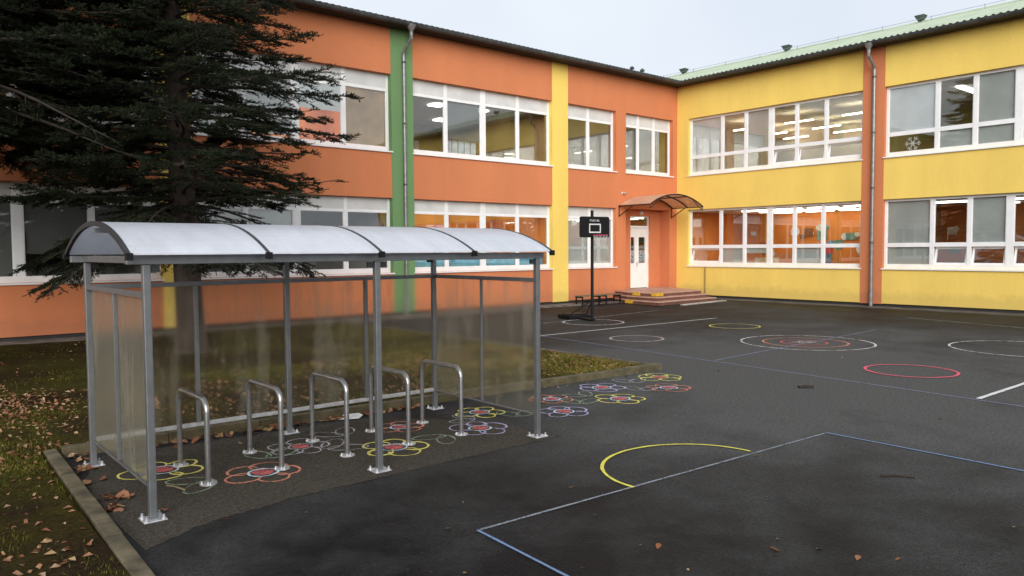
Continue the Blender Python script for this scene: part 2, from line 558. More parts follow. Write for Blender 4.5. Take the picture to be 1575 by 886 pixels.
# ------------------------------------------------------------------ light
SUN_EL = R(20)
sdir = Vector((-0.62, -0.78, 0)).normalized()
w = bpy.data.worlds.new('World'); scene.world = w; w.use_nodes = True
nt = w.node_tree; nt.nodes.clear()
wo = nt.nodes.new('ShaderNodeOutputWorld'); bg = nt.nodes.new('ShaderNodeBackground')
sky = nt.nodes.new('ShaderNodeTexSky'); sky.sky_type = 'NISHITA'; sky.sun_disc = False
sky.sun_elevation = SUN_EL; sky.sun_rotation = math.atan2(sdir.x, sdir.y)
sky.dust_density = 3.0
wtc = nt.nodes.new('ShaderNodeTexCoord')
wn = N(nt, 'ShaderNodeTexNoise', Scale=1.6, Detail=5.0, Roughness=0.5)
nt.links.new(wtc.outputs['Generated'], wn.inputs['Vector'])
wr = ramp(nt, wn.outputs['Fac'], [(0.35, (4.8, 5.2, 5.9)), (0.55, (5.5, 5.85, 6.3)), (0.72, (6.1, 6.3, 6.5))])
wc = mixc(nt, 0.9, sky.outputs[0], wr.outputs['Color'])
nt.links.new(wc, bg.inputs['Color']); bg.inputs['Strength'].default_value = 0.07
nt.links.new(bg.outputs[0], wo.inputs['Surface'])
sl = bpy.data.lights.new('sun', 'SUN'); sl.energy = 1.5; sl.angle = R(48); sl.color = (1.0, 0.97, 0.93)
so = bpy.data.objects.new('sun', sl); col.objects.link(so)
d = Vector((sdir.x * math.cos(SUN_EL), sdir.y * math.cos(SUN_EL), math.sin(SUN_EL)))
so.rotation_euler = d.to_track_quat('Z', 'Y').to_euler()
so.location = (-30, -30, 30)
vs = scene.view_settings
vs.view_transform = 'Standard'; vs.look = 'None'; vs.gamma = 1.0; vs.use_curve_mapping = False
vs.exposure = 1.18
scene.cycles.use_denoising = True
scene.cycles.max_bounces = 8
scene.cycles.transparent_max_bounces = 16
scene.cycles.caustics_reflective = False
scene.cycles.sample_clamp_indirect = 6.0

# ------------------------------------------------------------------ ground
def st(o): return tag(o, kind='structure')

KX0, KX1 = -25.52, -16.62          # lawn strip behind the shelter
def kback(x): return -12.17 - 0.045 * (x + 25.5)       # front face of the kerb behind the shelter
def kleft(y): return -25.52 + 0.032 * (y + 12.0)       # inner face of the kerb left of the shelter

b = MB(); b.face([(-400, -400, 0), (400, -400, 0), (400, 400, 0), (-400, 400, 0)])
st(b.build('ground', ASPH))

# lawn as an undulating sheet: left block and the block behind the shelter
def lawn_sheet():
    bm = MB()
    def cell(x0, x1, y0, y1):
        pass
    # grid with holes decided per cell
    step = 0.25
    xs = np.arange(-60, KX1 - 0.08 + 1e-6, step); ys = np.arange(-32, -1.0, step)
    idx = {}
    rs = np.random.default_rng(3)
    def inside(x, y):
        if x > -25.5:
            return y > kback(x) + 0.13
        return (y > -12.2) or x < kleft(y) - 0.16
    def zz(x, y):
        return 0.055 + 0.018 * math.sin(x * 1.7 + y * 0.6) * math.sin(y * 1.3 - x * 0.4) + rs.uniform(-0.008, 0.008)
    def vid(i, j):
        if (i, j) not in idx:
            idx[(i, j)] = len(bm.v); bm.v.append((xs[i], ys[j], zz(xs[i], ys[j])))
        return idx[(i, j)]
    for i in range(len(xs) - 1):
        for j in range(len(ys) - 1):
            cx, cy = xs[i] + step / 2, ys[j] + step / 2
            if inside(cx, cy):
                bm.f.append((vid(i, j), vid(i + 1, j), vid(i + 1, j + 1), vid(i, j + 1))); bm.mi.append(0)
    return bm
st(lawn_sheet().build('lawn', SOIL, smooth=True))
# filler right up to the kerbs (a flat sheet just under the blades)
b = MB()
b.face([(-60, -32, 0.035), (kleft(-32) - 0.1, -32, 0.035), (kleft(-12.2) - 0.1, -12.2, 0.035), (-60, -12.2, 0.035)])
b.face([(-60, -12.2, 0.035), (-25.6, -12.2, 0.035), (-25.6, kback(-25.6) + 0.1, 0.035), (KX1, kback(KX1) + 0.1, 0.035), (KX1, -1.0, 0.035), (-60, -1.0, 0.035)])
st(b.build('lawn', SOIL))

# kerbs : separate stones with joints
def kerb_run(p0, p1, width, z1, stone, side):
    a, c = Vector((*p0, 0)), Vector((*p1, 0))
    L = (c - a).length; t = (c - a).normalized(); n = Vector((-t.y, t.x, 0)) * side
    bm = MB(); s = 0.0
    while s < L - 0.02:
        e = min(s + stone, L)
        g = 0.004
        q = [a + t * (s + g), a + t * (e - g), a + t * (e - g) + n * width, a + t * (s + g) + n * width]
        dz = random.uniform(-0.006, 0.006)
        bm.prism([(p.x, p.y) for p in q], -0.05, z1 + dz)
        s = e
    return bm
st(kerb_run((kleft(-12.0), -12.0), (kleft(-24.0), -24.0), 0.115, 0.075, 1.0, -1).build('kerb', KERB, bevel=0.008))
st(kerb_run((-25.50, kback(-25.5)), (KX1, kback(KX1)), 0.12, 0.105, 1.0, 1).build('kerb', KERBD, bevel=0.008))
st(kerb_run((KX1, kback(KX1) + 0.125), (KX1, -1.02), 0.09, 0.085, 1.0, 1).build('kerb', KERB, bevel=0.006))

# dry brownish asphalt kept dry by the shelter roof
poly = []
def rag(x0, y0, x1, y1, n, amp):
    for i in range(n):
        t = i / n
        poly.append((x0 + (x1 - x0) * t + random.uniform(-amp, amp), y0 + (y1 - y0) * t + random.uniform(-amp, amp)))
rag(-25.52, -15.25, -25.05, -15.0, 10, 0.02)
rag(-25.05, -15.0, -24.3, -14.86, 20, 0.02)
rag(-24.3, -14.86, -21.15, -14.80, 90, 0.016)
rag(-21.15, -14.80, -21.22, -13.9, 20, 0.03)
rag(-21.22, -13.9, -21.7, -13.1, 20, 0.04)
rag(-21.7, -13.1, -22.3, -12.6, 14, 0.04)
rag(-22.3, -12.6, -25.3, -12.35, 30, 0.03)
rag(-25.3, -12.35, -25.5, -13.2, 14, 0.03)
rag(-25.5, -13.2, -25.57, -14.6, 20, 0.02)
bm = MB(); bm.face([(x, y, 0.004) for x, y in poly])
st(bm.build('pavement', DRYASPH))

# paving strips along the facades
bm = MB()
bm.box(-60, -0.6, -0.62, 0.2, -0.05, 0.02)
bm.box(-60, -0.6, -0.98, -0.9, -0.05, 0.05)
bm.box(-60, -0.6, -0.9, -0.62, -0.05, 0.012, 1)
st(bm.build('pavement', [mat('old_paving', (0.16, 0.14, 0.125), 0.9, 0.25, 2.5, 0.4, 50), mat('dark_gravel', (0.05, 0.045, 0.04), 0.95, 0.3, 40, 0.8, 60)]))
bm = MB()
bm.box(-0.8, 0.2, -30, -0.6, -0.05, 0.018)
st(bm.build('pavement', mat('worn_paving', (0.085, 0.075, 0.068), 0.9, 0.25, 1.5, 0.4, 50)))

# ------------------------------------------------------------------ school building
school = thing('school_building', 'two storey school with orange left wing and yellow right wing meeting in a corner', 'building')

def LW(s, d, z): return (s, d, z)
def RW(s, d, z): return (d, s, z)
def wbox(bm, W, s0, s1, d0, d1, z0, z1, m=0):
    a = W(s0, d0, z0); c = W(s1, d1, z1)
    bm.box(a[0], c[0], a[1], c[1], a[2], c[2], m)

EAVE = 8.98
T = 0.30
ZS = {'u': (5.15, 7.53), 'l': (1.36, 3.70)}
# --- left wing walls (orange)
bm = MB()
def bands(bm, W, s0, s1, z_breaks):
    for z0, z1 in z_breaks:
        wbox(bm, W, s0, s1, 0, T, z0, z1)
FULL = [(0.12, 1.36), (3.70, 5.15), (7.53, EAVE)]
bands(bm, LW, -34.77, -27.92, FULL)
bands(bm, LW, -27.10, -21.07, FULL)
bands(bm, LW, -20.25, -14.22, FULL)
bands(bm, LW, -13.42, -7.37, FULL)
bands(bm, LW, -6.56, -3.88, FULL)
# around the door and the two small windows
wbox(bm, LW, -3.88, -3.30, 0, T, 0.12, EAVE)
wbox(bm, LW, -3.30, -0.50, 0, T, 3.70, 5.15)
wbox(bm, LW, -0.50, 0.0, 0, T, 0.12, 5.15)
wbox(bm, LW, -0.30, 0.0, 0, T, 5.15, 7.53)
wbox(bm, LW, -3.30, 0.0, 0, T, 7.53, EAVE)
# door recess: sides, back wall
wbox(bm, LW, -3.60, -3.30, T, 0.75, 0.12, 3.9)
wbox(bm, LW, -0.50, -0.20, T, 0.75, 0.12, 3.9)
wbox(bm, LW, -3.30, -2.42, 0.52, 0.75, 0.12, 3.9)
wbox(bm, LW, -1.17, -0.50, 0.52, 0.75, 0.12, 3.9)
wbox(bm, LW, -2.42, -1.17, 0.52, 0.75, 3.45, 3.9)
wbox(bm, LW, -3.30, -0.50, T, 0.52, 3.72, 3.9)
wbox(bm, LW, -3.30, -0.50, 0.0, 0.75, 0.12, 0.36)
bm.build('wall', ORANGE, school)
# --- right wing walls (yellow)
bm = MB()
wbox(bm, RW, -0.58, 0.0, 0.0, T, 0.12, EAVE)
bands(bm, RW, -8.03, -0.58, [(0.12, 1.34), (3.71, 5.16), (7.55, EAVE)])
bands(bm, RW, -16.27, -8.79, [(0.12, 1.34), (3.71, 5.16), (7.55, EAVE)])
bands(bm, RW, -24.5, -17.03, [(0.12, 1.34), (3.71, 5.16), (7.55, EAVE)])
bm.build('wall', YELLOW, school)
# --- pilasters
def pilaster(W, s0, s1, m):
    bm = MB(); wbox(bm, W, s0, s1, -0.012, T, 0.10, EAVE); bm.build('pilaster', m, school)
pilaster(LW, -27.92, -27.10, GREENP)
pilaster(LW, -21.07, -20.25, YELLOW)
pilaster(LW, -14.22, -13.42, GREENP)
pilaster(LW, -7.37, -6.56, YELLOW)
pilaster(RW, -8.79, -8.03, ORANGE)
pilaster(RW, -17.03, -16.27, ORANGE)
# --- plinth, far walls
bm = MB()
wbox(bm, LW, -34.77, -3.3, 0.06, T, -0.02, 0.12); wbox(bm, RW, -24.5, -0.06, 0.06, T, -0.02, 0.12)
bm.build('plinth', PLINTH, school)
bm = MB()
bm.box(-34.77, 14.0, 13.7, 14.0, -0.02, EAVE); bm.box(13.7, 14.0, -24.5, 13.7, -0.02, EAVE)
bm.box(-35.0, -34.77, 0.0, 14.0, -0.02, EAVE + 0.1); bm.box(0.0, 14.0, -24.8, -24.5, -0.02, EAVE + 0.1)
bm.build('outer_wall', ORANGE, school)

# --- windows
def window(W, s0, s1, z0, z1, mull, main=(), header=None, transom=None, d0=0.17, blinds=(), tilted=(), decor=None):
    """mull: centre positions of the mullions; main: the wide ones; header: z where the infill panel starts;
    transom: z of the horizontal bar; blinds: (bay, row, share drawn, material); tilted: bays with the lower sash tipped in"""
    s0, s1 = min(s0, s1), max(s0, s1)
    fw, dp = 0.075, 0.07
    vert = [(s0, s0 + fw)]
    for mc in sorted(mull):
        hw = 0.105 if mc in main else 0.062
        vert.append((mc - hw, mc + hw))
    vert.append((s1 - fw, s1))
    bm = MB(); pn = MB(); hd = MB()
    for a, c in vert:
        wbox(bm, W, a, c, d0, d0 + dp, z0, z1)
    zt = header if header else z1
    rail = 0.085
    cells = []
    for k in range(len(vert) - 1):
        a, c = vert[k][1], vert[k + 1][0]
        wbox(bm, W, a, c, d0 + 0.004, d0 + dp, z0, z0 + 0.15)
        wbox(bm, W, a, c, d0 + 0.004, d0 + dp, zt - rail, zt)
        if header:
            wbox(hd, W, a, c, d0 + 0.02, d0 + dp, zt, z1)
        rows = [(z0 + 0.15, zt - rail)]
        if transom:
            wbox(bm, W, a, c, d0 + 0.004, d0 + dp, transom - 0.07, transom + 0.07)
            rows = [(z0 + 0.15, transom - 0.07), (transom + 0.07, zt - rail)]
        for ri, (r0, r1) in enumerate(rows):
            cells.append((k, ri, a, c, r0, r1))
            if transom and ri == 0 and k in tilted:
                continue
            # slim sash edge and the glass
            e = 0.022
            wbox(bm, W, a, a + e, d0 + 0.014, d0 + dp - 0.01, r0, r1); wbox(bm, W, c - e, c, d0 + 0.014, d0 + dp - 0.01, r0, r1)
            wbox(pn, W, a + e, c - e, d0 + 0.035, d0 + 0.043, r0, r1)
    wo = bm.build('window', WHITE, school)
    if pn.v:
        pn.build('pane', GLASS, wo)
    if header:
        hd.build('header_panel', PANEL, wo)
    sm = MB()
    wbox(sm, W, s0 - 0.03, s1 + 0.03, -0.055, d0, z0 - 0.045, z0 - 0.004)
    sm.build('sill', WHITE, wo, bevel=0.004)
    for (bay, row, share, mm) in blinds:
        for (k, ri, a, c, r0, r1) in cells:
            if k == bay and ri == row:
                bl = MB()
                hgt = (r1 - r0) * share
                n = max(2, int(hgt / 0.05))
                for q in range(n):
                    zz = r1 - hgt * q / n
                    bl.face([W(a, d0 + 0.085, zz), W(c, d0 + 0.085, zz), W(c, d0 + 0.097, zz - hgt / n), W(a, d0 + 0.097, zz - hgt / n)])
                bl.build('blind', mm, wo)
    for (k, ri, a, c, r0, r1) in cells:
        if ri == 0 and k in tilted:
            fr = MB(); gl = MB(); h = r1 - r0; tl = R(13)
            def P(s, q, off):
                return W(s, d0 + 0.02 + math.sin(tl) * q + off * math.cos(tl), r0 + math.cos(tl) * q - off * math.sin(tl))
            def slab(bm, sa, sb, qa, qb, th):
                v = [P(sa, qa, 0), P(sb, qa, 0), P(sb, qb, 0), P(sa, qb, 0), P(sa, qa, th), P(sb, qa, th), P(sb, qb, th), P(sa, qb, th)]
                n = len(bm.v); bm.v += v
                for q in ((0, 3, 2, 1), (4, 5, 6, 7), (0, 1, 5, 4), (1, 2, 6, 5), (2, 3, 7, 6), (3, 0, 4, 7)):
                    bm.f.append(tuple(n + i for i in q)); bm.mi.append(0)
            a += 0.008; c -= 0.008
            slab(fr, a, a + 0.06, 0, h, 0.05); slab(fr, c - 0.06, c, 0, h, 0.05)
            slab(fr, a + 0.06, c - 0.06, 0, 0.06, 0.05); slab(fr, a + 0.06, c - 0.06, h - 0.06, h, 0.05)
            sf = fr.build('tilted_sash', WHITE, wo)
            slab(gl, a + 0.06, c - 0.06, 0.06, h - 0.06, 0.008)
            gl.build('pane', GLASS, wo)
    if decor:
        decor(wo, cells)
    return wo

UZ = (5.15, 7.53); LZ = (1.36, 3.70); UH, LH = 7.09, 3.32
# left wing
for (s0, s1, mu, mn) in ((-34.77, -27.92, (-33.0, -31.3, -29.6), (-31.3,)),):
    window(LW, s0, s1, *UZ, mu, mn, header=UH); window(LW, s0, s1, *LZ, mu, mn, header=LH)
window(LW, -27.10, -21.07, *UZ, (-25.6, -24.17, -22.64), (-24.17,), header=UH, blinds=((2, 0, 0.6, BLINDM),))
window(LW, -27.10, -21.07, *LZ, (-25.6, -24.17, -22.64), (-24.17,), header=LH, blinds=((0, 0, 1, BLINDD), (1, 0, 1, BLINDD), (2, 0, 0.7, BLINDD), (3, 0, 0.75, BLINDD)))
window(LW, -20.25, -14.22, *UZ, (-18.82, -17.31, -15.77), (-17.31,), header=UH, blinds=((0, 0, 1.0, BLINDM), (1, 0, 0.95, BLINDM), (2, 0, 0.46, BLINDW), (3, 0, 1.0, BLINDT)))
window(LW, -20.25, -14.22, *LZ, (-18.82, -17.32, -15.76), (-17.32,), header=LH, blinds=((0, 0, 0.8, BLINDM), (1, 0, 0.9, BLINDM)))
window(LW, -13.42, -7.37, *UZ, (-12.03, -10.46, -8.89), (-10.46,), header=UH, blinds=((1, 0, 0.72, BLINDD),))
window(LW, -13.42, -7.37, *LZ, (-12.03, -10.49, -8.92), (-10.49,), header=LH)
window(LW, -6.56, -3.88, *UZ, (-5.3,), (), header=UH, blinds=((1, 0, 0.0001, BLINDM),))
window(LW, -6.56, -3.88, *LZ, (-5.22,), (), header=LH, blinds=((0, 0, 1.0, BLINDM), (1, 0, 1.0, BLINDM)))
window(LW, -3.30, -0.30, *UZ, (-2.36, -1.36), (), header=UH)

def star(wo, cells):
    for (k, ri, a, c, r0, r1) in cells:
        if k == 2 or not (ri == 0):
            continue
        if abs(c + 8.87) < 0.35 or c > -9.0:
            cx, cz, rr = (a + c) / 2, (r0 + r1) / 2 - 0.02, (r1 - r0) * 0.47
            bm = MB()
            for q in range(6):
                an = q * math.pi / 3
                da, dz = math.cos(an), math.sin(an)
                def pt(u, v, off): return RW(cx + (da * u - dz * v) * rr, 0.16 + 0.11 + off, cz + (dz * u + da * v) * rr)
                for (poly2) in (((0, -.07), (.95, -.07), (1, 0), (.95, .07), (0, .07)), ((.45, 0), (.8, .33), (.88, .25), (.6, 0)), ((.45, 0), (.8, -.33), (.88, -.25), (.6, 0))):
                    bm.face([pt(u, v, 0.001 * q) for u, v in poly2])
            bm.build('paper_snowflake', mat('white_paper', (0.8, 0.8, 0.8), 0.8, 0.02), wo)

R1U = (-6.62, -5.46, -4.39, -3.27, -2.17)
R1L = (-6.55, -5.41, -4.36, -3.24, -2.13)
window(RW, -8.03, -0.58, 5.16, 7.55, R1U, (-4.39,), transom=5.92, d0=0.14,
       blinds=((5, 1, 1, BLINDW), (3, 1, 1, BLINDM), (5, 0, 0.0001, BLINDM)), tilted=(0, 1, 2))
window(RW, -8.03, -0.58, 1.34, 3.71, R1L, (-4.36,), transom=2.14, d0=0.14,
       blinds=((4, 0, 1, BLINDM), (1, 0, 1, BLINDM), (3, 0, .35, BLINDM)), tilted=(5,))
window(RW, -16.27, -8.79, 5.16, 7.55, (-15.0, -13.85, -12.77, -11.56, -10.43), (-12.77,), transom=5.92, d0=0.14,
       blinds=((5, 1, 1, BLINDW), (3, 1, 1, BLINDM), (4, 0, 1, BLINDM), (3, 0, 1, BLINDM), (2, 1, 1, BLINDM)), decor=star)
window(RW, -16.27, -8.79, 1.34, 3.71, (-15.0, -13.85, -12.6, -11.46, -10.34), (-12.6,), transom=2.14, d0=0.14,
       blinds=((5, 1, 1, BLINDM), (5, 0, 1, BLINDM), (3, 1, 1, BLINDM)), tilted=(4, 3, 2))
window(RW, -24.5, -17.03, 5.16, 7.55, (-23.2, -22.0, -20.8, -19.5, -18.3), (-20.8,), transom=5.92, d0=0.14)
window(RW, -24.5, -17.03, 1.34, 3.71, (-23.2, -22.0, -20.8, -19.5, -18.3), (-20.8,), transom=2.14, d0=0.14)

# --- rooms behind the windows
CEILW = mat('room_ceiling', (0.74, 0.73, 0.70), 0.9, 0.03)
FLOORM = mat('room_floor', (0.22, 0.15, 0.10), 0.6)
WALLM = {'dark': mat('room_wall_dark', (0.10, 0.06, 0.035), 0.8), 'orange': mat('room_wall_orange', (0.72, 0.24, 0.04), 0.8, 0.05, 1), 'cream': mat('room_wall_cream', (0.40, 0.29, 0.12), 0.8, 0.08, 1),
         'grey': mat('room_wall_grey', (0.66, 0.63, 0.58), 0.8, 0.05, 1), 'tan': mat('room_wall_tan', (0.55, 0.36, 0.18), 0.8, 0.05, 1),
         'olive': mat('room_wall_olive', (0.42, 0.36, 0.13), 0.8, 0.05, 1), 'white': mat('room_wall_white', (0.6, 0.62, 0.62), 0.8, 0.05, 1),
         'rust': mat('room_wall_rust', (0.50, 0.17, 0.04), 0.8, 0.05, 1)}
LAMP_W = emit('lamp_white', (1.0, 0.95, 0.86), 4.2)
LAMP_Y = emit('lamp_warm', (1.0, 0.86, 0.58), 9.0)
LAMP_D = emit('lamp_dim', (1.0, 0.93, 0.8), 1.3)
PAPERS = [mat('paper_red', (0.6, 0.08, 0.06), .8), mat('paper_green', (0.15, 0.28, 0.2), .8), mat('paper_cream', (0.75, 0.68, 0.5), .8),
          mat('paper_blue', (0.12, 0.32, 0.5), .8), mat('paper_brown', (0.22, 0.09, 0.04), .8), mat('paper_white', (0.75, 0.75, 0.73), .8)]

def room(W, s0, s1, z0, z1, depth, wall, lamp=None, lamps=(), drawings=0, d0=0.29, seed=1, drop=0.0):
    bm = MB()
    P = lambda s, d, z: W(s, d, z)
    bm.face([P(s0, d0, z0), P(s1, d0, z0), P(s1, depth, z0), P(s0, depth, z0)], 1)
    bm.face([P(s0, d0, z1), P(s1, d0, z1), P(s1, depth, z1), P(s0, depth, z1)], 2)
    bm.face([P(s0, depth, z0), P(s1, depth, z0), P(s1, depth, z1), P(s0, depth, z1)], 0)
    bm.face([P(s0, d0, z0), P(s0, depth, z0), P(s0, depth, z1), P(s0, d0, z1)], 0)
    bm.face([P(s1, d0, z0), P(s1, depth, z0), P(s1, depth, z1), P(s1, d0, z1)], 0)
    ro = bm.build('room', [WALLM[wall], FLOORM, CEILW], school, recalc=False)
    for (sc, dc, ws, wd) in lamps:
        lb = MB(); wbox(lb, W, sc - ws / 2, sc + ws / 2, dc - wd / 2, dc + wd / 2, z1 - 0.05 - drop, z1 - 0.012 - drop)
        lb.build('ceiling_lamp', lamp, ro)
    rr = random.Random(seed)
    if drawings:
        dm = MB()
        for k in range(drawings):
            sc = rr.uniform(s0 + .5, s1 - .5); zc = rr.uniform(z0 + 1.35, z0 + 2.5); mi = rr.randrange(6); rad = rr.uniform(.08, .27)
            dd = depth - 0.01 - 0.002 * k
            if rr.random() < 0.55:
                n = 9
                dm.face([P(sc + rad * math.cos(2 * math.pi * q / n) * rr.uniform(.8, 1.1), dd, zc + rad * math.sin(2 * math.pi * q / n) * rr.uniform(.8, 1.1)) for q in range(n)], mi)
            else:
                hh = rad * rr.uniform(.6, 1.1)
                dm.face([P(sc - rad, dd, zc - hh), P(sc + rad, dd, zc - hh), P(sc + rad, dd, zc + hh), P(sc - rad, dd, zc + hh)], mi)
        dm.build('wall_picture', PAPERS, ro, recalc=False)
        fm = MB()
        for k in range(3):
            sc = s0 + (s1 - s0) * (0.2 + 0.3 * k); h = rr.uniform(.9, 1.5)
            wbox(fm, W, sc - .5, sc + .5, depth - .45, depth - .08, z0, z0 + h, rr.choice([2, 4, 3]))
        fm.build('cupboard', PAPERS, ro)
    return ro

def grid_lamps(s0, s1, ns, ds, ws, wd):
    return [(s0 + (s1 - s0) * (i + .5) / ns, dd, ws, wd) for i in range(ns) for dd in ds]

F1, C1, F2, C2 = 0.45, 3.62, 4.35, 7.48
room(LW, -27.5, -21.0, F1, C1, 5.5, 'grey', LAMP_D, ())
room(LW, -27.5, -21.0, F2, C2, 5.5, 'tan', LAMP_D, ((-24, 3, 1.2, .3),))
room(LW, -20.3, -14.15, F1, C1, 5.5, 'grey', LAMP_D, ())
room(LW, -20.3, -14.15, F2, C2, 4.5, 'orange', LAMP_W, grid_lamps(-20, -14.3, 2, (1.0, 2.2, 3.5), 1.5, .4), 0, seed=4)
room(LW, -13.5, -7.3, F1, C1, 3.6, 'orange', LAMP_W, grid_lamps(-13.4, -7.4, 3, (1.5, 2.8), 1.2, .25), 16, seed=9)
room(LW, -13.5, -7.3, F2, C2, 7.5, 'cream', LAMP_W, grid_lamps(-13.4, -7.4, 3, (3.0, 5.6), .5, .5), 9, seed=17)
room(LW, -6.6, -3.62, F1, C1, 4.0, 'white', LAMP_D, ())
room(LW, -6.6, -3.5, F2, C2, 4.5, 'grey', LAMP_D, ((-5, 2.5, 1.2, .3),))
room(LW, -3.46, -0.1, F2, C2, 5.0, 'cream', LAMP_D, ((-2.4, 2.0, 1.2, .15), (-2.0, 3.4, 1.2, .15)))
room(LW, -3.58, -0.22, 0.38, C1, 4.0, 'dark', LAMP_D, ((-2.0, 1.8, 1.0, .25),), d0=0.74)
room(RW, -8.3, -0.35, F1, C1, 4.2, 'orange', LAMP_W, grid_lamps(-8.2, -2.4, 4, (1.1, 2.4, 3.6), 1.15, .22), 34, seed=21)
room(RW, -8.3, -0.35, F2, C2, 6.5, 'grey', LAMP_Y, grid_lamps(-8.2, -1.0, 3, (1.8, 4.0, 5.8), 1.2, .06), 0, drop=.35)
room(RW, -16.5, -8.5, F1, C1, 5.0, 'rust', LAMP_W, ((-10.6, 1.4, 1.3, .25), (-12.8, 1.4, 1.3, .25), (-11.2, 3.6, 1.2, .2)), 12, seed=31)
room(RW, -16.5, -8.5, F2, C2, 5.0, 'olive', LAMP_W, ((-10.6, 2.2, .2, 1.5), (-12.2, 1.6, .2, 1.5), (-13.6, 2.2, .2, 1.5)), 0)
room(RW, -24.4, -17.0, F1, C1, 5.0, 'grey', LAMP_D, ()); room(RW, -24.4, -17.0, F2, C2, 5.0, 'grey', LAMP_D, ())
room(LW, -34.7, -27.6, F1, C1, 5.0, 'grey', LAMP_D, ()); room(LW, -34.7, -27.6, F2, C2, 5.0, 'grey', LAMP_D, ())
# blue cabinet run standing under the lower window between the green and yellow pilaster
bm = MB(); wbox(bm, LW, -13.3, -7.5, 0.42, 0.75, F1, 1.82); bm.build('cupboard', mat('blue_laminate', (0.06, 0.42, 0.62), .5), school)
# bright objects leaning in the upper window
bm = MB()
for k in range(5):
    wbox(bm, LW, -11.85 + k * .26, -11.65 + k * .26, 0.40, 0.46, 4.9, 5.95)
bm.build('bookcase', mat('pale_blue_board', (0.6, 0.7, 0.8), .6), school)

# --- entrance door
bm = MB()
D0 = 0.60
def db(s0, s1, z0, z1, a=0.0, c=0.06): wbox(bm, LW, s0, s1, D0 + a, D0 + c, z0, z1)
db(-2.42, -2.37, 0.40, 3.45); db(-1.22, -1.17, 0.40, 3.45); db(-2.37, -1.22, 3.40, 3.45); db(-2.37, -1.22, 2.95, 3.04)
# left leaf
for (s0, s1, g0, g1) in ((-2.365, -1.945, -2.30, -2.06), (-1.935, -1.225, -1.80, -1.38)):
    db(s0, g0, 0.42, 2.94, 0.008); db(g1, s1, 0.42, 2.94, 0.008)
    db(g0, g1, 0.42, 1.46, 0.008); db(g0, g1, 2.56, 2.94, 0.008)
door = bm.build('door', WHITE, school)
bm = MB()
for (g0, g1, z0, z1) in ((-2.30, -2.06, 1.46, 2.56), (-1.80, -1.38, 1.46, 2.56), (-2.37, -1.22, 3.04, 3.40)):
    wbox(bm, LW, g0, g1, D0 + .025, D0 + .033, z0, z1)
bm.build('pane', GLASS, door)
bm = MB(); wbox(bm, LW, -1.93, -1.89, D0 - .012, D0 + .006, 1.30, 1.52); bm.tube([(-1.91, D0 - .01, 1.44), (-1.91, D0 - .05, 1.44), (-2.02, D0 - .05, 1.44)], .011, 6)
bm.build('handle', GALVB, door)
bm = MB()
for z in (0.7, 1.7, 2.7): bm.tube([(-1.165, D0 - .01, z), (-1.165, D0 - .01, z + .12)], .014, 6)
bm.build('hinge', GALVB, door)

# --- entrance steps
def steppoly(i):
    return [(-3.95 - .1 * i, -.05), (-4.35 - .25 * i, -1.0 - .2 * i), (-4.45 - .28 * i, -2.45 - .3 * i), (-1.4 + .03 * i, -2.3 - .32 * i), (-.52, -.05)]
steps = None
bm = MB()
bm.prism(steppoly(2), -0.02, 0.10, 1); bm.prism(steppoly(1), 0.10, 0.235, 1); bm.prism(steppoly(0), 0.235, 0.37, 1)
bm.box(-3.3, -0.5, -0.05, 0.6, 0.36, 0.372, 1)
steps = bm.build('steps', [TILE, TILED], school)
bm = MB()
def grow(p, g):
    cx = -2.7
    return [(x + (g if x > cx else -g), y - (g if y < -.2 else 0)) for x, y in p]
bm.prism(grow(steppoly(2), .03), 0.10, 0.135); bm.prism(grow(steppoly(1), .03), 0.235, 0.27); bm.prism(grow(steppoly(0), .03), 0.37, 0.405)
bm.box(-3.298, -0.502, -0.048, 0.519, 0.372, 0.404)
bm.build('tread', TILE, steps, bevel=0.006)
for q in ((-4.49, -4.02, -2.50, -2.30, 0.29, 0.408), (-4.49, -4.33, -1.70, -1.38, 0.29, 0.409), (-4.96, -4.74, -1.75, -1.42, 0.02, 0.139)):
    bm = MB(); bm.box(*q); bm.build('yellow_edge', SAFEY, steps)
# pale slab at the foot of the steps
bm = MB(); bm.prism([(-4.2, -3.62), (-1.1, -3.28), (-1.1, -3.10), (-4.2, -3.42)], -0.02, 0.035)
st(bm.build('kerb', mat('pale_kerb', (0.42, 0.40, 0.37), .85, .2, 4), bevel=.006))

# --- canopy over the door
def arc(y, n=16, x0=-3.75, x1=-0.35, ze=3.78, rise=0.44, dz=0.0):
    c = (x1 - x0) / 2; Rr = (c * c + rise * rise) / (2 * rise); cx = (x0 + x1) / 2; cz = ze + rise - Rr
    a0 = math.asin(c / Rr)
    return [(cx + Rr * math.sin(-a0 + 2 * a0 * i / n), y, cz + Rr * math.cos(-a0 + 2 * a0 * i / n) + dz) for i in range(n + 1)]
DARKB = mat('dark_bronze_metal', (0.030, 0.014, 0.009), 0.5)
bm = MB()
can = None
a_, c_ = arc(-1.62, dz=.028), arc(-0.02, dz=.028); a2, c2 = arc(-1.62, dz=.036), arc(-.02, dz=.036)
for i in range(16):
    bm.face([a_[i], a_[i + 1], c_[i + 1], c_[i]]); bm.face([a2[i], c2[i], c2[i + 1], a2[i + 1]])
bm.face([a_[i] for i in range(17)] + [a2[i] for i in range(16, -1, -1)])
can = bm.build('entrance_canopy', BROWNPOLY, school, smooth=True, recalc=False)
bm = MB()
for y in (-1.6, -0.82, -0.04):
    bm.tube(arc(y), 0.028, 6)
for i in (0, 5, 11, 16):
    p, q = arc(-1.6)[i], arc(-0.04)[i]; bm.tube([p, q], .024, 6)
bm.build('canopy_frame', DARKB, can)
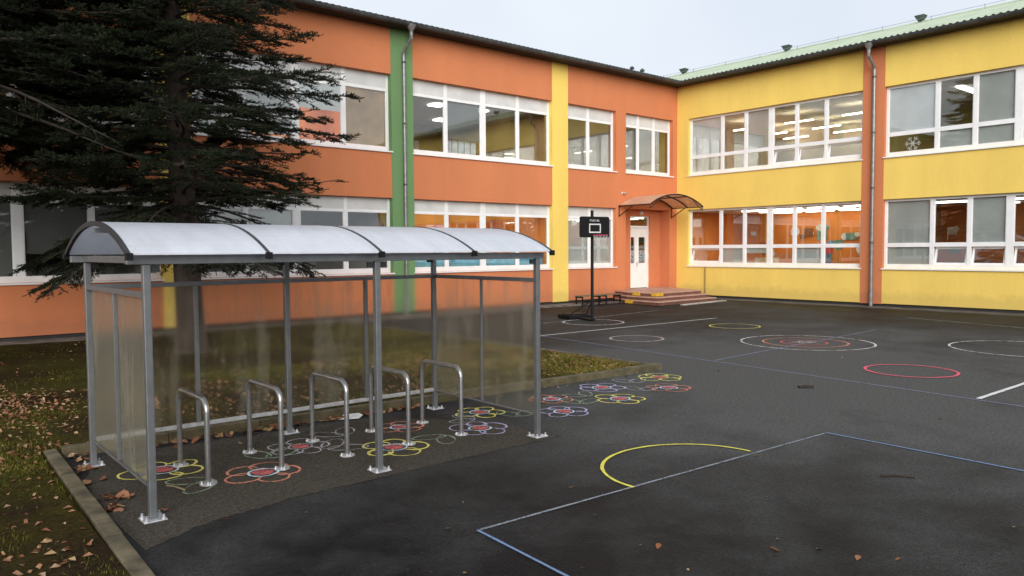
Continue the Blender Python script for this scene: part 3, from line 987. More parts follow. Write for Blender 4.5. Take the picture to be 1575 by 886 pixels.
for x in (-3.72, -0.40):
    bm = MB()
    bm.tube([(x, -.02, 3.80), (x, -.02, 3.36)], .022, 6); bm.tube([(x, -.02, 3.38), (x, -.75, 3.78)], .02, 6)
    bm.tube([(x, -1.6, 3.78), (x, -1.6, 3.62)], .02, 6); bm.tube([(x, -1.6, 3.63), (x + (.6 if x < -2 else -.6), -1.6, 4.02)], .018, 6)
    bm.build('canopy_bracket', DARKB, can)

# --- roofs
SL = 0.304; OV = 0.52; ZE = 9.06
def roof_z(d): return ZE + SL * (d + OV)
def corrugated(W, smin, smax, other):
    """sheet with ribs running up the slope; the valley line is s = d at the inner corner"""
    bm = MB(); per = 0.20; k = int((smax - smin) / (per / 4)); prev = None
    for i in range(k + 1):
        s = smin + i * per / 4
        bumpz = (0.0, 0.045, 0.045, 0.0)[i % 4]
        lo = max(-OV - .05, s if s > -OV - .05 else -OV - .05)
        lo = min(lo, 7.0)
        cur = (W(s, lo, roof_z(lo) + bumpz), W(s, 7.0, roof_z(7.0) + bumpz))
        if prev and lo < 6.99:
            bm.face([prev[0], cur[0], cur[1], prev[1]])
        prev = cur
    return bm
rl = corrugated(LW, -35.3, 7.0, 0).build('roof', mat('grey_roof_sheet', (0.13, 0.13, 0.125), .6), school, recalc=False)
rr_ = corrugated(RW, -25.1, 7.0, 0).build('roof', ROOFG, school, recalc=False)
bm = MB()
for W, s0 in ((LW, -35.3), (RW, -25.1)):
    bm.face([W(s0, 7, roof_z(7)), W(7, 7, roof_z(7)), W(14.5, 14.5, ZE), W(s0, 14.5, ZE)])
bm.build('roof', ROOFG, school, recalc=False)
bm = MB(); bm.tube([(7, -25.1, roof_z(7) + .03), (7, 7, roof_z(7) + .03)], .07, 6); bm.tube([(-35.3, 7, roof_z(7) + .03), (7, 7, roof_z(7) + .03)], .07, 6)
bm.build('ridge_cap', ROOFG, school)
# roof vents along the ridge
for y in (5.0, -1.0, -7.06, -14.2, -20.5):
    bm = MB()
    bm.prism([(6.94, y - .08), (7.06, y - .08), (7.06, y + .08), (6.94, y + .08)], roof_z(7) - .05, roof_z(7) + .16)
    n = len(bm.v)
    lo = [(6.9, y - .10), (7.1, y - .10), (7.1, y + .10), (6.9, y + .10)]; hi = [(6.82, y - .2), (7.18, y - .2), (7.18, y + .2), (6.82, y + .2)]
    bm.v += [(x, q, roof_z(7) + .12) for x, q in lo] + [(x, q, roof_z(7) + .32) for x, q in hi]
    for q in ((0, 1, 5, 4), (1, 2, 6, 5), (2, 3, 7, 6), (3, 0, 4, 7), (4, 5, 6, 7), (0, 3, 2, 1)):
        bm.f.append(tuple(n + i for i in q)); bm.mi.append(0)
    bm.build('roof_vent', mat('green_metal', (0.06, 0.09, 0.07), .6), school)
for x in (5.12, 5.97):
    bm = MB(); bm.tube([(x, 7, roof_z(7)), (x, 7, roof_z(7) + .4)], .05, 8); bm.tube([(x, 7, roof_z(7) + .4), (x, 7, roof_z(7) + .48), (x, 7, roof_z(7) + .56)], [.13, .13, .03], 8)
    bm.build('roof_vent', GUTTER, school)
bm = MB()
wire = []
for k in range(16):
    y = 6.0 - k * 1.95
    bm.tube([(6.55, y, roof_z(6.55)), (6.55, y, roof_z(6.55) + .24)], .012, 5); wire.append((6.55, y, roof_z(6.55) + .2))
bm.tube(wire, .008, 5)
bm.build('lightning_wire', PIPE, school)
# eaves: soffit, gutter, hoppers, downpipes
bm = MB()
bm.box(-35.2, -OV + .02, -OV + .02, 0.0, 8.94, 8.975); bm.box(-OV + .02, 0.0, -25.0, 0.0, 8.94, 8.976)
bm.build('soffit', SOFFIT, school)
bm = MB()
def half_gutter(bm, W, s0, s1):
    n = 10; rad = 0.10; c = -OV - .03
    for (r_, fl) in ((rad, 0), (rad - .012, 1)):
        for i in range(n):
            a0, a1 = math.pi + math.pi * i / n, math.pi + math.pi * (i + 1) / n
            q = [W(s0, c + r_ * math.cos(a0), 9.02 + r_ * math.sin(a0)), W(s1, c + r_ * math.cos(a0), 9.02 + r_ * math.sin(a0)),
                 W(s1, c + r_ * math.cos(a1), 9.02 + r_ * math.sin(a1)), W(s0, c + r_ * math.cos(a1), 9.02 + r_ * math.sin(a1))]
            bm.face(q)
    for ds in (-rad,):
        p0, p1 = W(s0, c + ds, 9.025), W(s1, c + ds, 9.025); bm.tube([p0, p1], .011, 6)
    s = s0 + .4
    while s < s1:
        pts = [W(s, c + (rad + .006) * math.cos(math.pi + math.pi * i / 8), 9.02 + (rad + .006) * math.sin(math.pi + math.pi * i / 8)) for i in range(9)]
        bm.tube(pts, .012, 4); s += 3.0
half_gutter(bm, LW, -35.2, -OV - .03); half_gutter(bm, RW, -25.0, -OV - .03)
bm.build('gutter', GUTTER, school, recalc=False)
bm = MB()
bm.box(-35.2, -OV + .02, -OV + .02, -OV + .04, 8.975, 9.07); bm.box(-OV + .02, -OV + .04, -25.0, -OV + .02, 8.975, 9.07)
bm.build('fascia', SOFFIT, school)
def downpipe(W, s):
    bm = MB(); c = -OV - .03
    P = lambda d, z, ds=0: W(s + ds, d, z)
    bm.tube([P(c, 8.98), P(c, 8.93), P(c, 8.82), P(c, 8.74)], [.15, .14, .07, .06], 10)
    bm.tube([P(c, 8.75), P(c, 8.58), P(-.10, 8.24), P(-.10, 8.05)], .058, 10)
    bm.tube([P(-.10, 8.1), P(-.10, 0.25)], .055, 12)
    bm.tube([P(-.10, 0.62), P(-.10, 0.02)], .066, 12)
    dp = bm.build('downpipe', PIPE, school, smooth=True)
    bm = MB(); z = 7.9
    while z > .6:
        bm.tube([P(-.10, z), P(-.10, z + .05)], .066, 12); bm.tube([P(-.10, z + .025), P(.0, z + .025)], .012, 6); z -= 1.9
    bm.build('pipe_clip', GUTTER, dp)
downpipe(LW, -13.80); downpipe(RW, -8.46); downpipe(LW, -27.5)
bm = MB(); bm.tube([(-.04, -1.5, 1.29), (-.04, -1.5, .35), (-.04, -1.5, .02)], [.022, .022, .06], 8)
bm.build('drain_pipe', mat('rusty_pipe', (.26, .19, .08), .7), school)

# --- small devices fixed on the wall
t = thing('security_camera', 'small pale security camera on the orange wall above the door canopy', 'camera', (-3.52, 0, 4.31))
bm = MB(); bm.box(-3.57, -3.49, -.03, -.001, 4.27, 4.35); bm.tube([(-3.53, -.02, 4.31), (-3.51, -.09, 4.30)], .013, 6); bm.build('bracket', PANEL, t)
CAMG = mat('camera_grey', (.42, .38, .34), .5)
bm = MB(); bm.tube([(-3.55, -.07, 4.315), (-3.45, -.16, 4.29)], .032, 10); bm.build('housing', CAMG, t, smooth=True)
bm = MB(); bm.tube([(-3.453, -.158, 4.291), (-3.44, -.17, 4.287)], .024, 10); bm.build('lens', BLACKP, t)
t = thing('wall_lamp', 'small round white lamp above the entrance door', 'lamp', (-1.78, .52, 3.58))
bm = MB(); bm.tube([(-1.78, .519, 3.58), (-1.78, .47, 3.58)], .08, 12); bm.build('base', PANEL, t)
bm = MB(); bm.tube([(-1.78, .47, 3.58), (-1.78, .43, 3.58), (-1.78, .40, 3.58)], [.075, .06, .02], 12); bm.build('lamp_shade', WHITE, t, smooth=True)

# ------------------------------------------------------------------ bike shelter
SX0, SX1, SYF, SYB = -25.32, -21.35, -14.64, -12.66
shelter = thing('bike_shelter', 'grey steel bicycle shelter with arched white roof and hazy side panels', 'bike shelter', ((SX0 + SX1) / 2, (SYF + SYB) / 2, 0))
PW = 0.028
for (x, y) in ((SX0, SYF), ((SX0 + SX1) / 2, SYF), (SX1, SYF), (SX0, SYB), ((SX0 + SX1) / 2, SYB), (SX1, SYB)):
    bm = MB(); bm.box(x - PW, x + PW, y - PW, y + PW, 0.012, 1.955)
    po = bm.build('post', GALV, shelter, bevel=0.006)
    bm = MB(); bm.box(x - .085, x + .085, y - .085, y + .085, 0.004, 0.014); bm.build('base_plate', GALVB, po, bevel=.003)
    for dx in (-.062, .062):
        for dy in (-.062, .062):
            bm = MB(); bm.tube([(x + dx, y + dy, .012), (x + dx, y + dy, .026), (x + dx, y + dy, .027), (x + dx, y + dy, .047)], [.017, .017, .009, .009], 6); bm.build('bolt', GALVB, po)
    bm = MB()
    for sx in (-1, 1):
        if SX0 - .01 < x + sx * .2 < SX1 + .01:
            bm.prism([(x + sx * PW, y - .012), (x + sx * (PW + .07), y - .012), (x + sx * (PW + .07), y + .012), (x + sx * PW, y + .012)], 1.90, 1.95)
    if bm.v: bm.build('bracket', DARKM, po)
RX0, RX1, RY0, RY1 = -25.47, -21.26, -14.78, -12.54
for y in (SYF, SYB):
    bm = MB(); bm.box(RX0 + .01, RX1 - .01, y - .032, y + .032, 1.957, 2.02); bm.build('eave_beam', GALV, shelter, bevel=.005)
for x in (SX0, SX1):
    bm = MB(); bm.box(x - .03, x + .03, SYF + .047, SYB - .047, 1.962, 2.02); bm.build('end_beam', GALV, shelter, bevel=.004)
bm = MB(); bm.box(RX0 + .02, RX1 - .02, -13.68, -13.62, 2.215, 2.255); bm.build('ridge_purlin', GALV, shelter)
def rarc(x, n=20, dz=0.0, rise=.265):
    c = (RY1 - RY0) / 2; Rr = (c * c + rise * rise) / (2 * rise); cy = (RY0 + RY1) / 2; cz = 2.03 + rise - Rr; a0 = math.asin(c / Rr)
    return [(x, cy + Rr * math.sin(-a0 + 2 * a0 * i / n), cz + Rr * math.cos(-a0 + 2 * a0 * i / n) + dz) for i in range(n + 1)]
XR = [RX0 + (RX1 - RX0) * i / 4 for i in range(5)]
for i in range(4):
    bm = MB(); xa, xb = XR[i] + .014, XR[i + 1] - .014
    A, B_, A2, B2 = rarc(xa), rarc(xb), rarc(xa, dz=.012), rarc(xb, dz=.012)
    for k in range(20):
        bm.face([A[k], A[k + 1], B_[k + 1], B_[k]]); bm.face([A2[k], B2[k], B2[k + 1], A2[k + 1]])
    for (q, q2) in ((A, A2), (B_, B2)):
        for k in range(20): bm.face([q[k], q[k + 1], q2[k + 1], q2[k]])
    for k in (0, 20): bm.face([A[k], B_[k], B2[k], A2[k]])
    bm.build('roof_panel', POLYROOF, shelter, smooth=True)
for i, x in enumerate(XR):
    bm = MB()
    wd = .014
    A, B_, A2, B2 = rarc(x - wd, dz=-.022), rarc(x + wd, dz=-.022), rarc(x - wd, dz=.017), rarc(x + wd, dz=.017)
    for k in range(20):
        bm.face([A[k], A[k + 1], B_[k + 1], B_[k]]); bm.face([A2[k], B2[k], B2[k + 1], A2[k + 1]])
        bm.face([A[k], A2[k], A2[k + 1], A[k + 1]]); bm.face([B_[k], B_[k + 1], B2[k + 1], B2[k]])
    for k in (0, 20): bm.face([A[k], B_[k], B2[k], A2[k]])
    rib = bm.build('roof_rib', DARKM, shelter)
    bm = MB()
    for y in (RY0, RY1):
        s = -1 if y == RY0 else 1
        bm.box(x - .026, x + .026, y - .01 * s, y + .028 * s, 1.99, 2.045)
    bm.build('rib_shoe', BLACKP, rib, bevel=.004)
# side and back sheets with rails
def rail(p, q, h0, h1, hw, m, name='rail'):
    bm = MB()
    if abs(p[0] - q[0]) > abs(p[1] - q[1]):
        bm.box(p[0], q[0], p[1] - hw, p[1] + hw, h0, h1)
    else:
        bm.box(p[0] - hw, p[0] + hw, p[1], q[1], h0, h1)
    bm.build(name, m, shelter, bevel=.003)
xm = (SX0 + SX1) / 2
for (xa, xb) in ((SX0 + PW, xm - PW), (xm + PW, SX1 - PW)):
    rail((xa, SYB), (xb, SYB), 1.70, 1.745, .02, GALV, 'top_rail'); rail((xa, SYB), (xb, SYB), .235, .275, .02, GALVB, 'bottom_rail')
    xc = (xa + xb) / 2
    bm = MB(); bm.box(xc - .02, xc + .02, SYB - .024, SYB + .02, .275, 1.70); bm.build('mullion', GALV, shelter, bevel=.003)
    bm = MB(); bm.box(xa + .001, xb - .001, SYB + .022, SYB + .030, .24, 1.74); bm.build('side_panel', POLYSIDE, shelter)
for x, sg in ((SX0, -1), (SX1, 1)):
    ya, yb = SYF + PW, SYB - PW
    rail((x, ya), (x, yb), 1.70, 1.745, .02, GALV, 'top_rail'); rail((x, ya), (x, yb), .235, .250, .010, GALV, 'bottom_rail')
    yc = (ya + yb) / 2
    bm = MB(); bm.box(x - .012, x + .02, yc - .011, yc + .011, .255, 1.70); bm.build('mullion', GALV, shelter, bevel=.003)
    bm = MB(); bm.box(x + .022, x + .030, ya + .001, yb - .001, .235, 1.74); bm.build('side_panel', POLYSIDE, shelter)

# ------------------------------------------------------------------ bike stands
STANDL = ['bent steel bike stand nearest the left end panel of the shelter', 'second bent steel bike stand from the left under the shelter',
          'middle bent steel bike stand under the shelter roof', 'bent steel bike stand behind the middle front post of the shelter',
          'bent steel bike stand nearest the right end panel of the shelter']
def make_stand():
    t = thing('bike_stand', STANDL[0], 'bike stand', (0, 0, 0), 'bent tube bike stands under the shelter')
    h, l, r = 0.75, 0.78, 0.11
    path = [(0, 0, 0.01), (0, 0, h - r)]
    for i in range(1, 7):
        a = math.pi / 2 * i / 6; path.append((0, -r + r * math.cos(a), h - r + r * math.sin(a)))
    for i in range(0, 7):
        a = math.pi / 2 * i / 6; path.append((0, -l + r - r * math.sin(a), h - r + r * math.cos(a)))
    path.append((0, -l, 0.01))
    bm = MB(); bm.tube(path, 0.0245, 12); bm.build('hoop', RACK, t, smooth=True)
    for y in (0, -l):
        bm = MB()
        n = 12
        bm.prism([(.075 * math.cos(2 * math.pi * i / n), y + .075 * math.sin(2 * math.pi * i / n)) for i in range(n)], .0045, .013)
        for a in (0.6, 2.7, 4.7):
            bm.tube([(.055 * math.cos(a), y + .055 * math.sin(a), .012), (.055 * math.cos(a), y + .055 * math.sin(a), .032)], .009, 6)
        bm.build('foot_plate', GALVB, t)
    return t
stand = make_stand()
for i, (x, y) in enumerate(((-24.69, -13.23), (-24.0, -13.2), (-23.31, -13.19), (-22.6, -13.21), (-21.93, -13.24))):
    o = stand if i == 0 else copy_tree(stand)
    o.location = (x, y, 0); o['label'] = STANDL[i]

# ------------------------------------------------------------------ basketball hoop
hx, hy = -11.04, -5.56
hoop = thing('basketball_hoop', 'portable black basketball hoop standing before the orange wall', 'basketball hoop', (hx, hy, 0))
fd = Vector((-0.20, -0.98, 0)).normalized(); sd = Vector((fd.y, -fd.x, 0)) * -1   # facing, sideways
O = Vector((hx, hy, 0))
def H(f, s, z): return tuple(O + fd * f + sd * s + Vector((0, 0, z)))
def hbox(bm, f0, f1, s0, s1, z0, z1):
    n = len(bm.v)
    bm.v += [H(f0, s0, z0), H(f1, s0, z0), H(f1, s1, z0), H(f0, s1, z0), H(f0, s0, z1), H(f1, s0, z1), H(f1, s1, z1), H(f0, s1, z1)]
    for q in ((0, 3, 2, 1), (4, 5, 6, 7), (0, 1, 5, 4), (1, 2, 6, 5), (2, 3, 7, 6), (3, 0, 4, 7)):
        bm.f.append(tuple(n + i for i in q)); bm.mi.append(0)
bm = MB(); bm.tube([H(0, 0, .01), H(0, 0, 3.16)], .045, 12); bm.build('pole', BLACKP, hoop, smooth=True)
bm = MB()
hbox(bm, -1.3, -.6, -.36, .36, .02, .13); hbox(bm, -.6, .06, -.08, .08, .02, .07); hbox(bm, -1.2, -.7, -.28, .28, .13, .16)
bm.build('base', BLACKP, hoop, bevel=.02)
bm = MB()
for s in (-.3, .3): bm.tube([H(0, 0, .6), H(-.75, s, .12)], .014, 6)
bm.build('strut', BLACKP, hoop)
BW, BZ0, BZ1, BF = .50, 2.39, 2.98, .14
def round_rect(w_, z0, z1, r):
    pts = []
    for (cx, cz, a0) in ((w_ - r, z1 - r, 0), (-w_ + r, z1 - r, 90), (-w_ + r, z0 + r, 180), (w_ - r, z0 + r, 270)):
        for k in range(5): pts.append((cx + r * math.cos(R(a0 + 22.5 * k)), cz + r * math.sin(R(a0 + 22.5 * k))))
    return pts
rrp = round_rect(BW, BZ0, BZ1, .06)
bm = MB(); k = len(rrp)
bm.v += [H(BF, s, z) for s, z in rrp] + [H(BF - .04, s, z) for s, z in rrp]
bm.f.append(tuple(range(k))); bm.mi.append(0); bm.f.append(tuple(range(2 * k - 1, k - 1, -1))); bm.mi.append(0)
for i in range(k):
    j = (i + 1) % k; bm.f.append((i, j, k + j, k + i)); bm.mi.append(0)
board = bm.build('backboard', BLACKP, hoop)
bm = MB(); sq = [(-.20, 2.52, .20, 2.555), (-.20, 2.745, .20, 2.78), (-.20, 2.555, -.165, 2.745), (.165, 2.555, .20, 2.745)]
for (s0, z0, s1, z1) in sq: hbox(bm, BF + .002, BF + .004, s0, s1, z0, z1)
bm.build('target_square', LETTER, board)
# the small worn white lettering above the square: seven narrow strokes-and-bars glyphs
bm = MB(); gx = -.17
for g in range(6):
    hbox(bm, BF + .002, BF + .0035, gx, gx + .012, 2.845, 2.895)
    if g % 2 == 0: hbox(bm, BF + .002, BF + .0035, gx + .012, gx + .042, 2.883, 2.895)
    if g % 3 != 0: hbox(bm, BF + .002, BF + .0035, gx + .012, gx + .040, 2.845, 2.856)
    if g in (1, 4): hbox(bm, BF + .002, BF + .0035, gx + .034, gx + .044, 2.856, 2.883)
    gx += .058
bm.build('lettering', LETTER, board)
bm = MB(); hbox(bm, -.06, BF - .04, -.05, .05, 2.55, 2.6); hbox(bm, -.06, BF - .04, -.05, .05, 2.8, 2.85); bm.build('bracket', BLACKP, hoop)
rc = BF + .27; rz = 2.455
bm = MB(); bm.tube([H(rc + .21 * math.cos(a), .21 * math.sin(a), rz) for a in np.linspace(0, 2 * math.pi, 24, endpoint=False)], .011, 6, closed=True)
hbox(bm, BF, rc - .2, -.05, .05, rz - .035, rz + .005); rim = bm.build('rim', RIMRED, hoop)
bm = MB()
for i in range(12):
    a = 2 * math.pi * i / 12
    for sg in (-1, 1):
        bm.tube([H(rc + .205 * math.cos(a), .205 * math.sin(a), rz), H(rc + .15 * math.cos(a + sg * .3), .15 * math.sin(a + sg * .3), rz - .16), H(rc + .10 * math.cos(a), .10 * math.sin(a), rz - .34)], .0035, 4)
bm.build('net', NETW, rim)

# ------------------------------------------------------------------ low bench at the wall
bn = thing('low_bench', 'low dark slatted bench at the orange wall left of the steps', 'bench', (-5.9, -.95, 0))
bm = MB()
for k in range(3): bm.box(-7.0, -4.8, -1.14 + k * .14, -1.03 + k * .14, .33, .36)
bm.build('seat', WOOD, bn, bevel=.004)
for x in (-6.92, -6.05, -5.65, -4.88):
    bm = MB(); bm.box(x - .02, x + .02, -1.13, -1.09, 0, .328); bm.box(x - .02, x + .02, -.81, -.77, 0, .328); bm.box(x - .02, x + .02, -1.09, -.81, .28, .325); bm.build('leg', BLACKP, bn)
bm = MB(); bm.box(-6.90, -4.90, -1.12, -1.10, .10, .13); bm.box(-6.90, -4.90, -.80, -.78, .10, .13); bm.build('stretcher', BLACKP, bn)

# ------------------------------------------------------------------ chalk drawings
CY = chalk('chalk_yellow', (0.74, 0.67, 0.18), .25, .52, .9)
CO = chalk('chalk_orange', (0.68, 0.28, 0.19), .27, .55, .85)
CR = chalk('chalk_red', (0.66, 0.16, 0.16), .30, .58, .85)
CP = chalk('chalk_purple', (0.50, 0.46, 0.66), .27, .55, .85)
CB = chalk('chalk_pale_blue', (0.55, 0.72, 0.85), .24, .48, .9)
CG = chalk('chalk_green', (0.36, 0.47, 0.32), .32, .56, .75)
CW = chalk('chalk_white', (0.72, 0.70, 0.68), .40, .58)
CF = chalk('chalk_faint', (0.55, 0.54, 0.57), .34, .58, .7)
CPK = chalk('chalk_pinkish', (0.62, 0.50, 0.47), .30, .54, .75)
PBLUE = chalk('blue_line_paint', (0.19, 0.28, 0.45), .24, .46, .85)
PVIO = chalk('violet_grey_line', (0.25, 0.27, 0.38), .24, .48, .75)
PGREY = chalk('greyed_line_paint', (0.30, 0.33, 0.36), .36, .56, .8)
PWHITE = chalk('white_line_paint', (0.70, 0.70, 0.68), .28, .48, .95)
ZC = 0.0085

def flower(x, y, r, petal, ring, label, rot=None, fill=CR, n=5):
    t = thing('chalk_flower', label, 'chalk drawing', (x, y, 0), 'chalk flowers drawn on the asphalt')
    rot = random.uniform(0, 6.28) if rot is None else rot
    bm = MB()
    for k in range(n):
        a = rot + 2 * math.pi * k / n
        wj, lj = random.uniform(.78, 1.2), random.uniform(.8, 1.16)
        a += random.uniform(-.14, .14)
        for ps in range(3):
            pts = []
            t0, t1 = -2.5 + random.uniform(-.2, .6), 2.5 + random.uniform(-.6, .2)
            ou, ov = random.uniform(-.025, .025), random.uniform(-.03, .03)
            for i in range(17):
                th = t0 + (t1 - t0) * i / 16
                u = .60 + .40 * math.cos(th) * lj + ou + random.uniform(-.012, .012); v = .42 * math.sin(th) * wj + ov + random.uniform(-.012, .012)
                pts.append((x + r * (u * math.cos(a) - v * math.sin(a)), y + r * (u * math.sin(a) + v * math.cos(a))))
            bm.strip(pts, random.uniform(.010, .018), ZC + .0005 * ps + .0001 * k, jit=.35)
    bm.build('petals', petal, t, recalc=False)
    bm = MB()
    bm.strip([(x + r * .38 * math.cos(q), y + r * .36 * math.sin(q)) for q in np.linspace(0, 6.1, 26)], .02, ZC + .002, jit=.5)
    bm.build('ring', ring, t, recalc=False)
    bm = MB()
    for q in range(7):
        f = -.24 + .08 * q; hw = math.sqrt(max(.0, .27 ** 2 - f * f))
        bm.strip([(x + r * (-hw), y + r * f), (x, y + r * (f + .03)), (x + r * hw, y + r * f)], r * .075, ZC + .004, jit=.35)
    bm.build('centre', fill, t, recalc=False)
    return t
FL = [(-24.87, -13.29, .36, CY, CB, 'yellow chalk flower beside the leftmost bike stand'),
      (-24.19, -14.0, .35, CO, CB, 'orange chalk flower at the front foot of the second bike stand'),
      (-23.52, -13.34, .32, CF, CF, 'pale grey chalk flower with red centre between second and middle bike stands'),
      (-22.26, -13.27, .29, CO, CB, 'orange chalk flower at the back between the two right bike stands'),
      (-22.80, -14.02, .36, CY, CB, 'yellow chalk flower around the middle front post of the shelter'),
      (-21.07, -13.24, .33, CY, CB, 'yellow chalk flower by the right end panel of the shelter'),
      (-21.60, -13.93, .34, CP, CB, 'purple chalk flower at the front foot of the rightmost bike stand'),
      (-19.80, -13.22, .31, CO, CB, 'red chalk flower outside the shelter close to the right front post'),
      (-20.25, -13.92, .33, CP, CB, 'purple chalk flower outside the shelter nearest the right front post'),
      (-18.66, -13.08, .37, CP, CB, 'purple chalk flower with pale blue ring below the lawn kerb'),
      (-19.10, -13.83, .36, CY, CB, 'bright yellow chalk flower on the open asphalt right of the shelter'),
      (-17.30, -13.06, .36, CY, CY, 'yellow chalk flower near the lawn corner, farthest from the shelter'),
      (-17.93, -13.74, .33, CO, CB, 'orange chalk flower farthest right of all, below the lawn corner')]
for f in FL:
    flower(*f)
# sketched leaves between the flowers
def leafsketch(x, y, ang, s, m, label):
    bm = MB()
    for q in (0, 1):
        a = ang + q * 1.25
        pts = []
        for i in range(15):
            th = 2 * math.pi * i / 14
            u = s * (.5 - .5 * math.cos(th)); v = s * .26 * math.sin(th)
            pts.append((x + u * math.cos(a) - v * math.sin(a), y + u * math.sin(a) + v * math.cos(a)))
        bm.strip(pts, .017, ZC + .0015, jit=.5)
    o = bm.build('chalk_leaf', m, origin=(x, y, 0), recalc=False)
    tag(o, label, 'chalk drawing', 'chalk leaves drawn between the flowers')
LS = [(-24.62, -13.92, 2.6, .4, CG, 'green chalk leaves beside the front foot of the leftmost bike stand'),
      (-23.95, -13.55, .5, .4, CG, 'green chalk leaves above the orange flower at the second bike stand'),
      (-23.35, -13.62, -.4, .42, CF, 'pale chalk leaves left of the yellow flower at the middle post'),
      (-22.95, -13.2, 1.0, .4, CF, 'faint chalk leaves behind the middle bike stand'),
      (-22.10, -13.95, 2.9, .38, CG, 'greyish green chalk leaves left of the purple flower at the rightmost stand'),
      (-20.85, -13.75, .4, .38, CG, 'grey green chalk leaves inside the right end of the shelter'),
      (-21.35, -13.5, 1.8, .34, CF, 'faint chalk leaves between yellow and purple flower at the right end'),
      (-19.72, -13.72, .3, .38, CG, 'green chalk leaves between purple and bright yellow flower outside'),
      (-19.30, -13.4, .9, .36, CG, 'green grey chalk leaves left of the purple flower below the kerb'),
      (-18.40, -13.62, .1, .36, CF, 'pale chalk leaves between the bright yellow and orange flower'),
      (-18.0, -13.1, .3, .4, CF, 'pale chalk leaves joining the two flowers below the lawn corner')]
for a in LS: leafsketch(*a)

def circle(x, y, r, w_, m, label, a0=0, a1=2 * math.pi, n=64, name='chalk_circle', dz=0.0, ry=None):
    full = a1 - a0 > 6.28
    pts = [(x + r * math.cos(a0 + (a1 - a0) * i / (n if full else n - 1)), y + (ry or r) * math.sin(a0 + (a1 - a0) * i / (n if full else n - 1))) for i in range(n)]
    bm = MB(); bm.strip(pts, w_, ZC + dz, closed=full, jit=.18)
    o = bm.build(name, m, origin=(x, y, 0), recalc=False)
    return tag(o, label, 'ground marking', 'circles drawn on the playground')
circle(-13.45, -9.28, .60, .05, CPK, 'pinkish chalk circle near the white line on the asphalt')
circle(-9.42, -9.19, .64, .04, CY, 'yellowish chalk circle on the asphalt before the entrance steps')
circle(-11.30, -5.85, .84, .055, CW, 'white chalk circle around the foot of the basketball hoop')
circle(-11.34, -12.27, 1.36, .045, CW, 'large white outer circle of the ringed target on the asphalt')
circle(-11.36, -12.25, .87, .045, CO, 'orange middle circle of the ringed target')
circle(-11.40, -12.25, .47, .045, CR, 'red innermost circle of the ringed target')
circle(-13.72, -15.43, .69, .05, chalk('chalk_hot_pink', (.75, .14, .19), .20, .46, .9), 'bright pink red circle alone on the right of the asphalt', dz=.002)
circle(-9.16, -15.79, 1.36, .045, CW, 'white circle running out of the picture on the right')
bm = MB(); bm.strip([(-11.36 + .36 * math.cos(q * 2.4) * (1 - q / 26), -12.25 + .34 * math.sin(q * 2.4) * (1 - q / 26)) for q in range(16)], .045, ZC + .003, jit=.3)
tag(bm.build('chalk_scribble', CPK, origin=(-11.36, -12.25, 0), recalc=False), 'small chalk scribble in the middle of the ringed target', 'ground marking')

def line(p, q, w_, m, label, name='painted_line', dz=0.0, n=24):
    pts = [(p[0] + (q[0] - p[0]) * i / n, p[1] + (q[1] - p[1]) * i / n) for i in range(n + 1)]
    bm = MB(); bm.strip(pts, w_, ZC + dz, jit=.1)
    o = bm.build(name, m, origin=((p[0] + q[0]) / 2, (p[1] + q[1]) / 2, 0), recalc=False)
    return tag(o, label, 'ground marking', 'straight lines painted on the playground')
line((-14.72, -7.36), (-7.75, -7.45), .055, PWHITE, 'white line before the basketball hoop')
line((-14.70, -7.36), (-15.75, -18.6), .04, PVIO, 'long bluish line running from the hoop area to the right edge', dz=.001)
line((-15.10, -12.56), (-7.7, -12.12), .04, PVIO, 'bluish line leading through the ringed target', dz=.002)
line((-12.5, -5.1), (-6.8, -4.45), .04, CF, 'faint pale line behind the foot of the basketball hoop')
line((-15.52, -17.05), (-11.5, -17.1), .065, PWHITE, 'bright white short line at the right edge', dz=.002)
line((-23.59, -16.47), (-18.86, -16.66), .026, PGREY, 'greyish line closing the yellow half circle')
line((-23.59, -16.47), (-23.72, -18.6), .024, PBLUE, 'blue line leading to the bottom edge in the foreground', dz=.001)
line((-18.86, -16.66), (-18.98, -20.5), .03, PBLUE, 'blue line leading right from the court corner', dz=.001)
line((-3.7, -11.2), (-4.7, -14.6), .05, CF, 'faint broken pale line along the yellow wall')
circle(-21.07, -16.50, .89, .032, chalk('yellow_line_paint', (.70, .63, .11), .20, .42, .95), 'yellow half circle against the greyish line', -0.06, math.pi + .06, 48, 'painted_arc', .002, ry=.80)

# dark oil spot and thin twigs lying about
def stick(x, y, a, l, label, m, r=.008):
    bm = MB(); c_, s_ = math.cos(a), math.sin(a)
    bm.tube([(x - c_ * l / 2, y - s_ * l / 2, .012), (x, y + .02, .018), (x + c_ * l / 2, y + s_ * l / 2, .012)], r, 5)
    tag(bm.build('twig', m, origin=(x, y, 0)), label, 'twig')
stick(-19.97, -17.9, -.9, .28, 'dark twig on the asphalt inside the court corner', TWIGM, .010)
stick(-16.44, -15.08, -.7, .22, 'dark clump of twig on the asphalt below the pink circle', TWIGM, .03)
stick(-24.95, -13.95, 1.9, .25, 'thin pale twig by the left kerb of the shelter', mat('pale_twig', (.2, .16, .09), .9), .007)

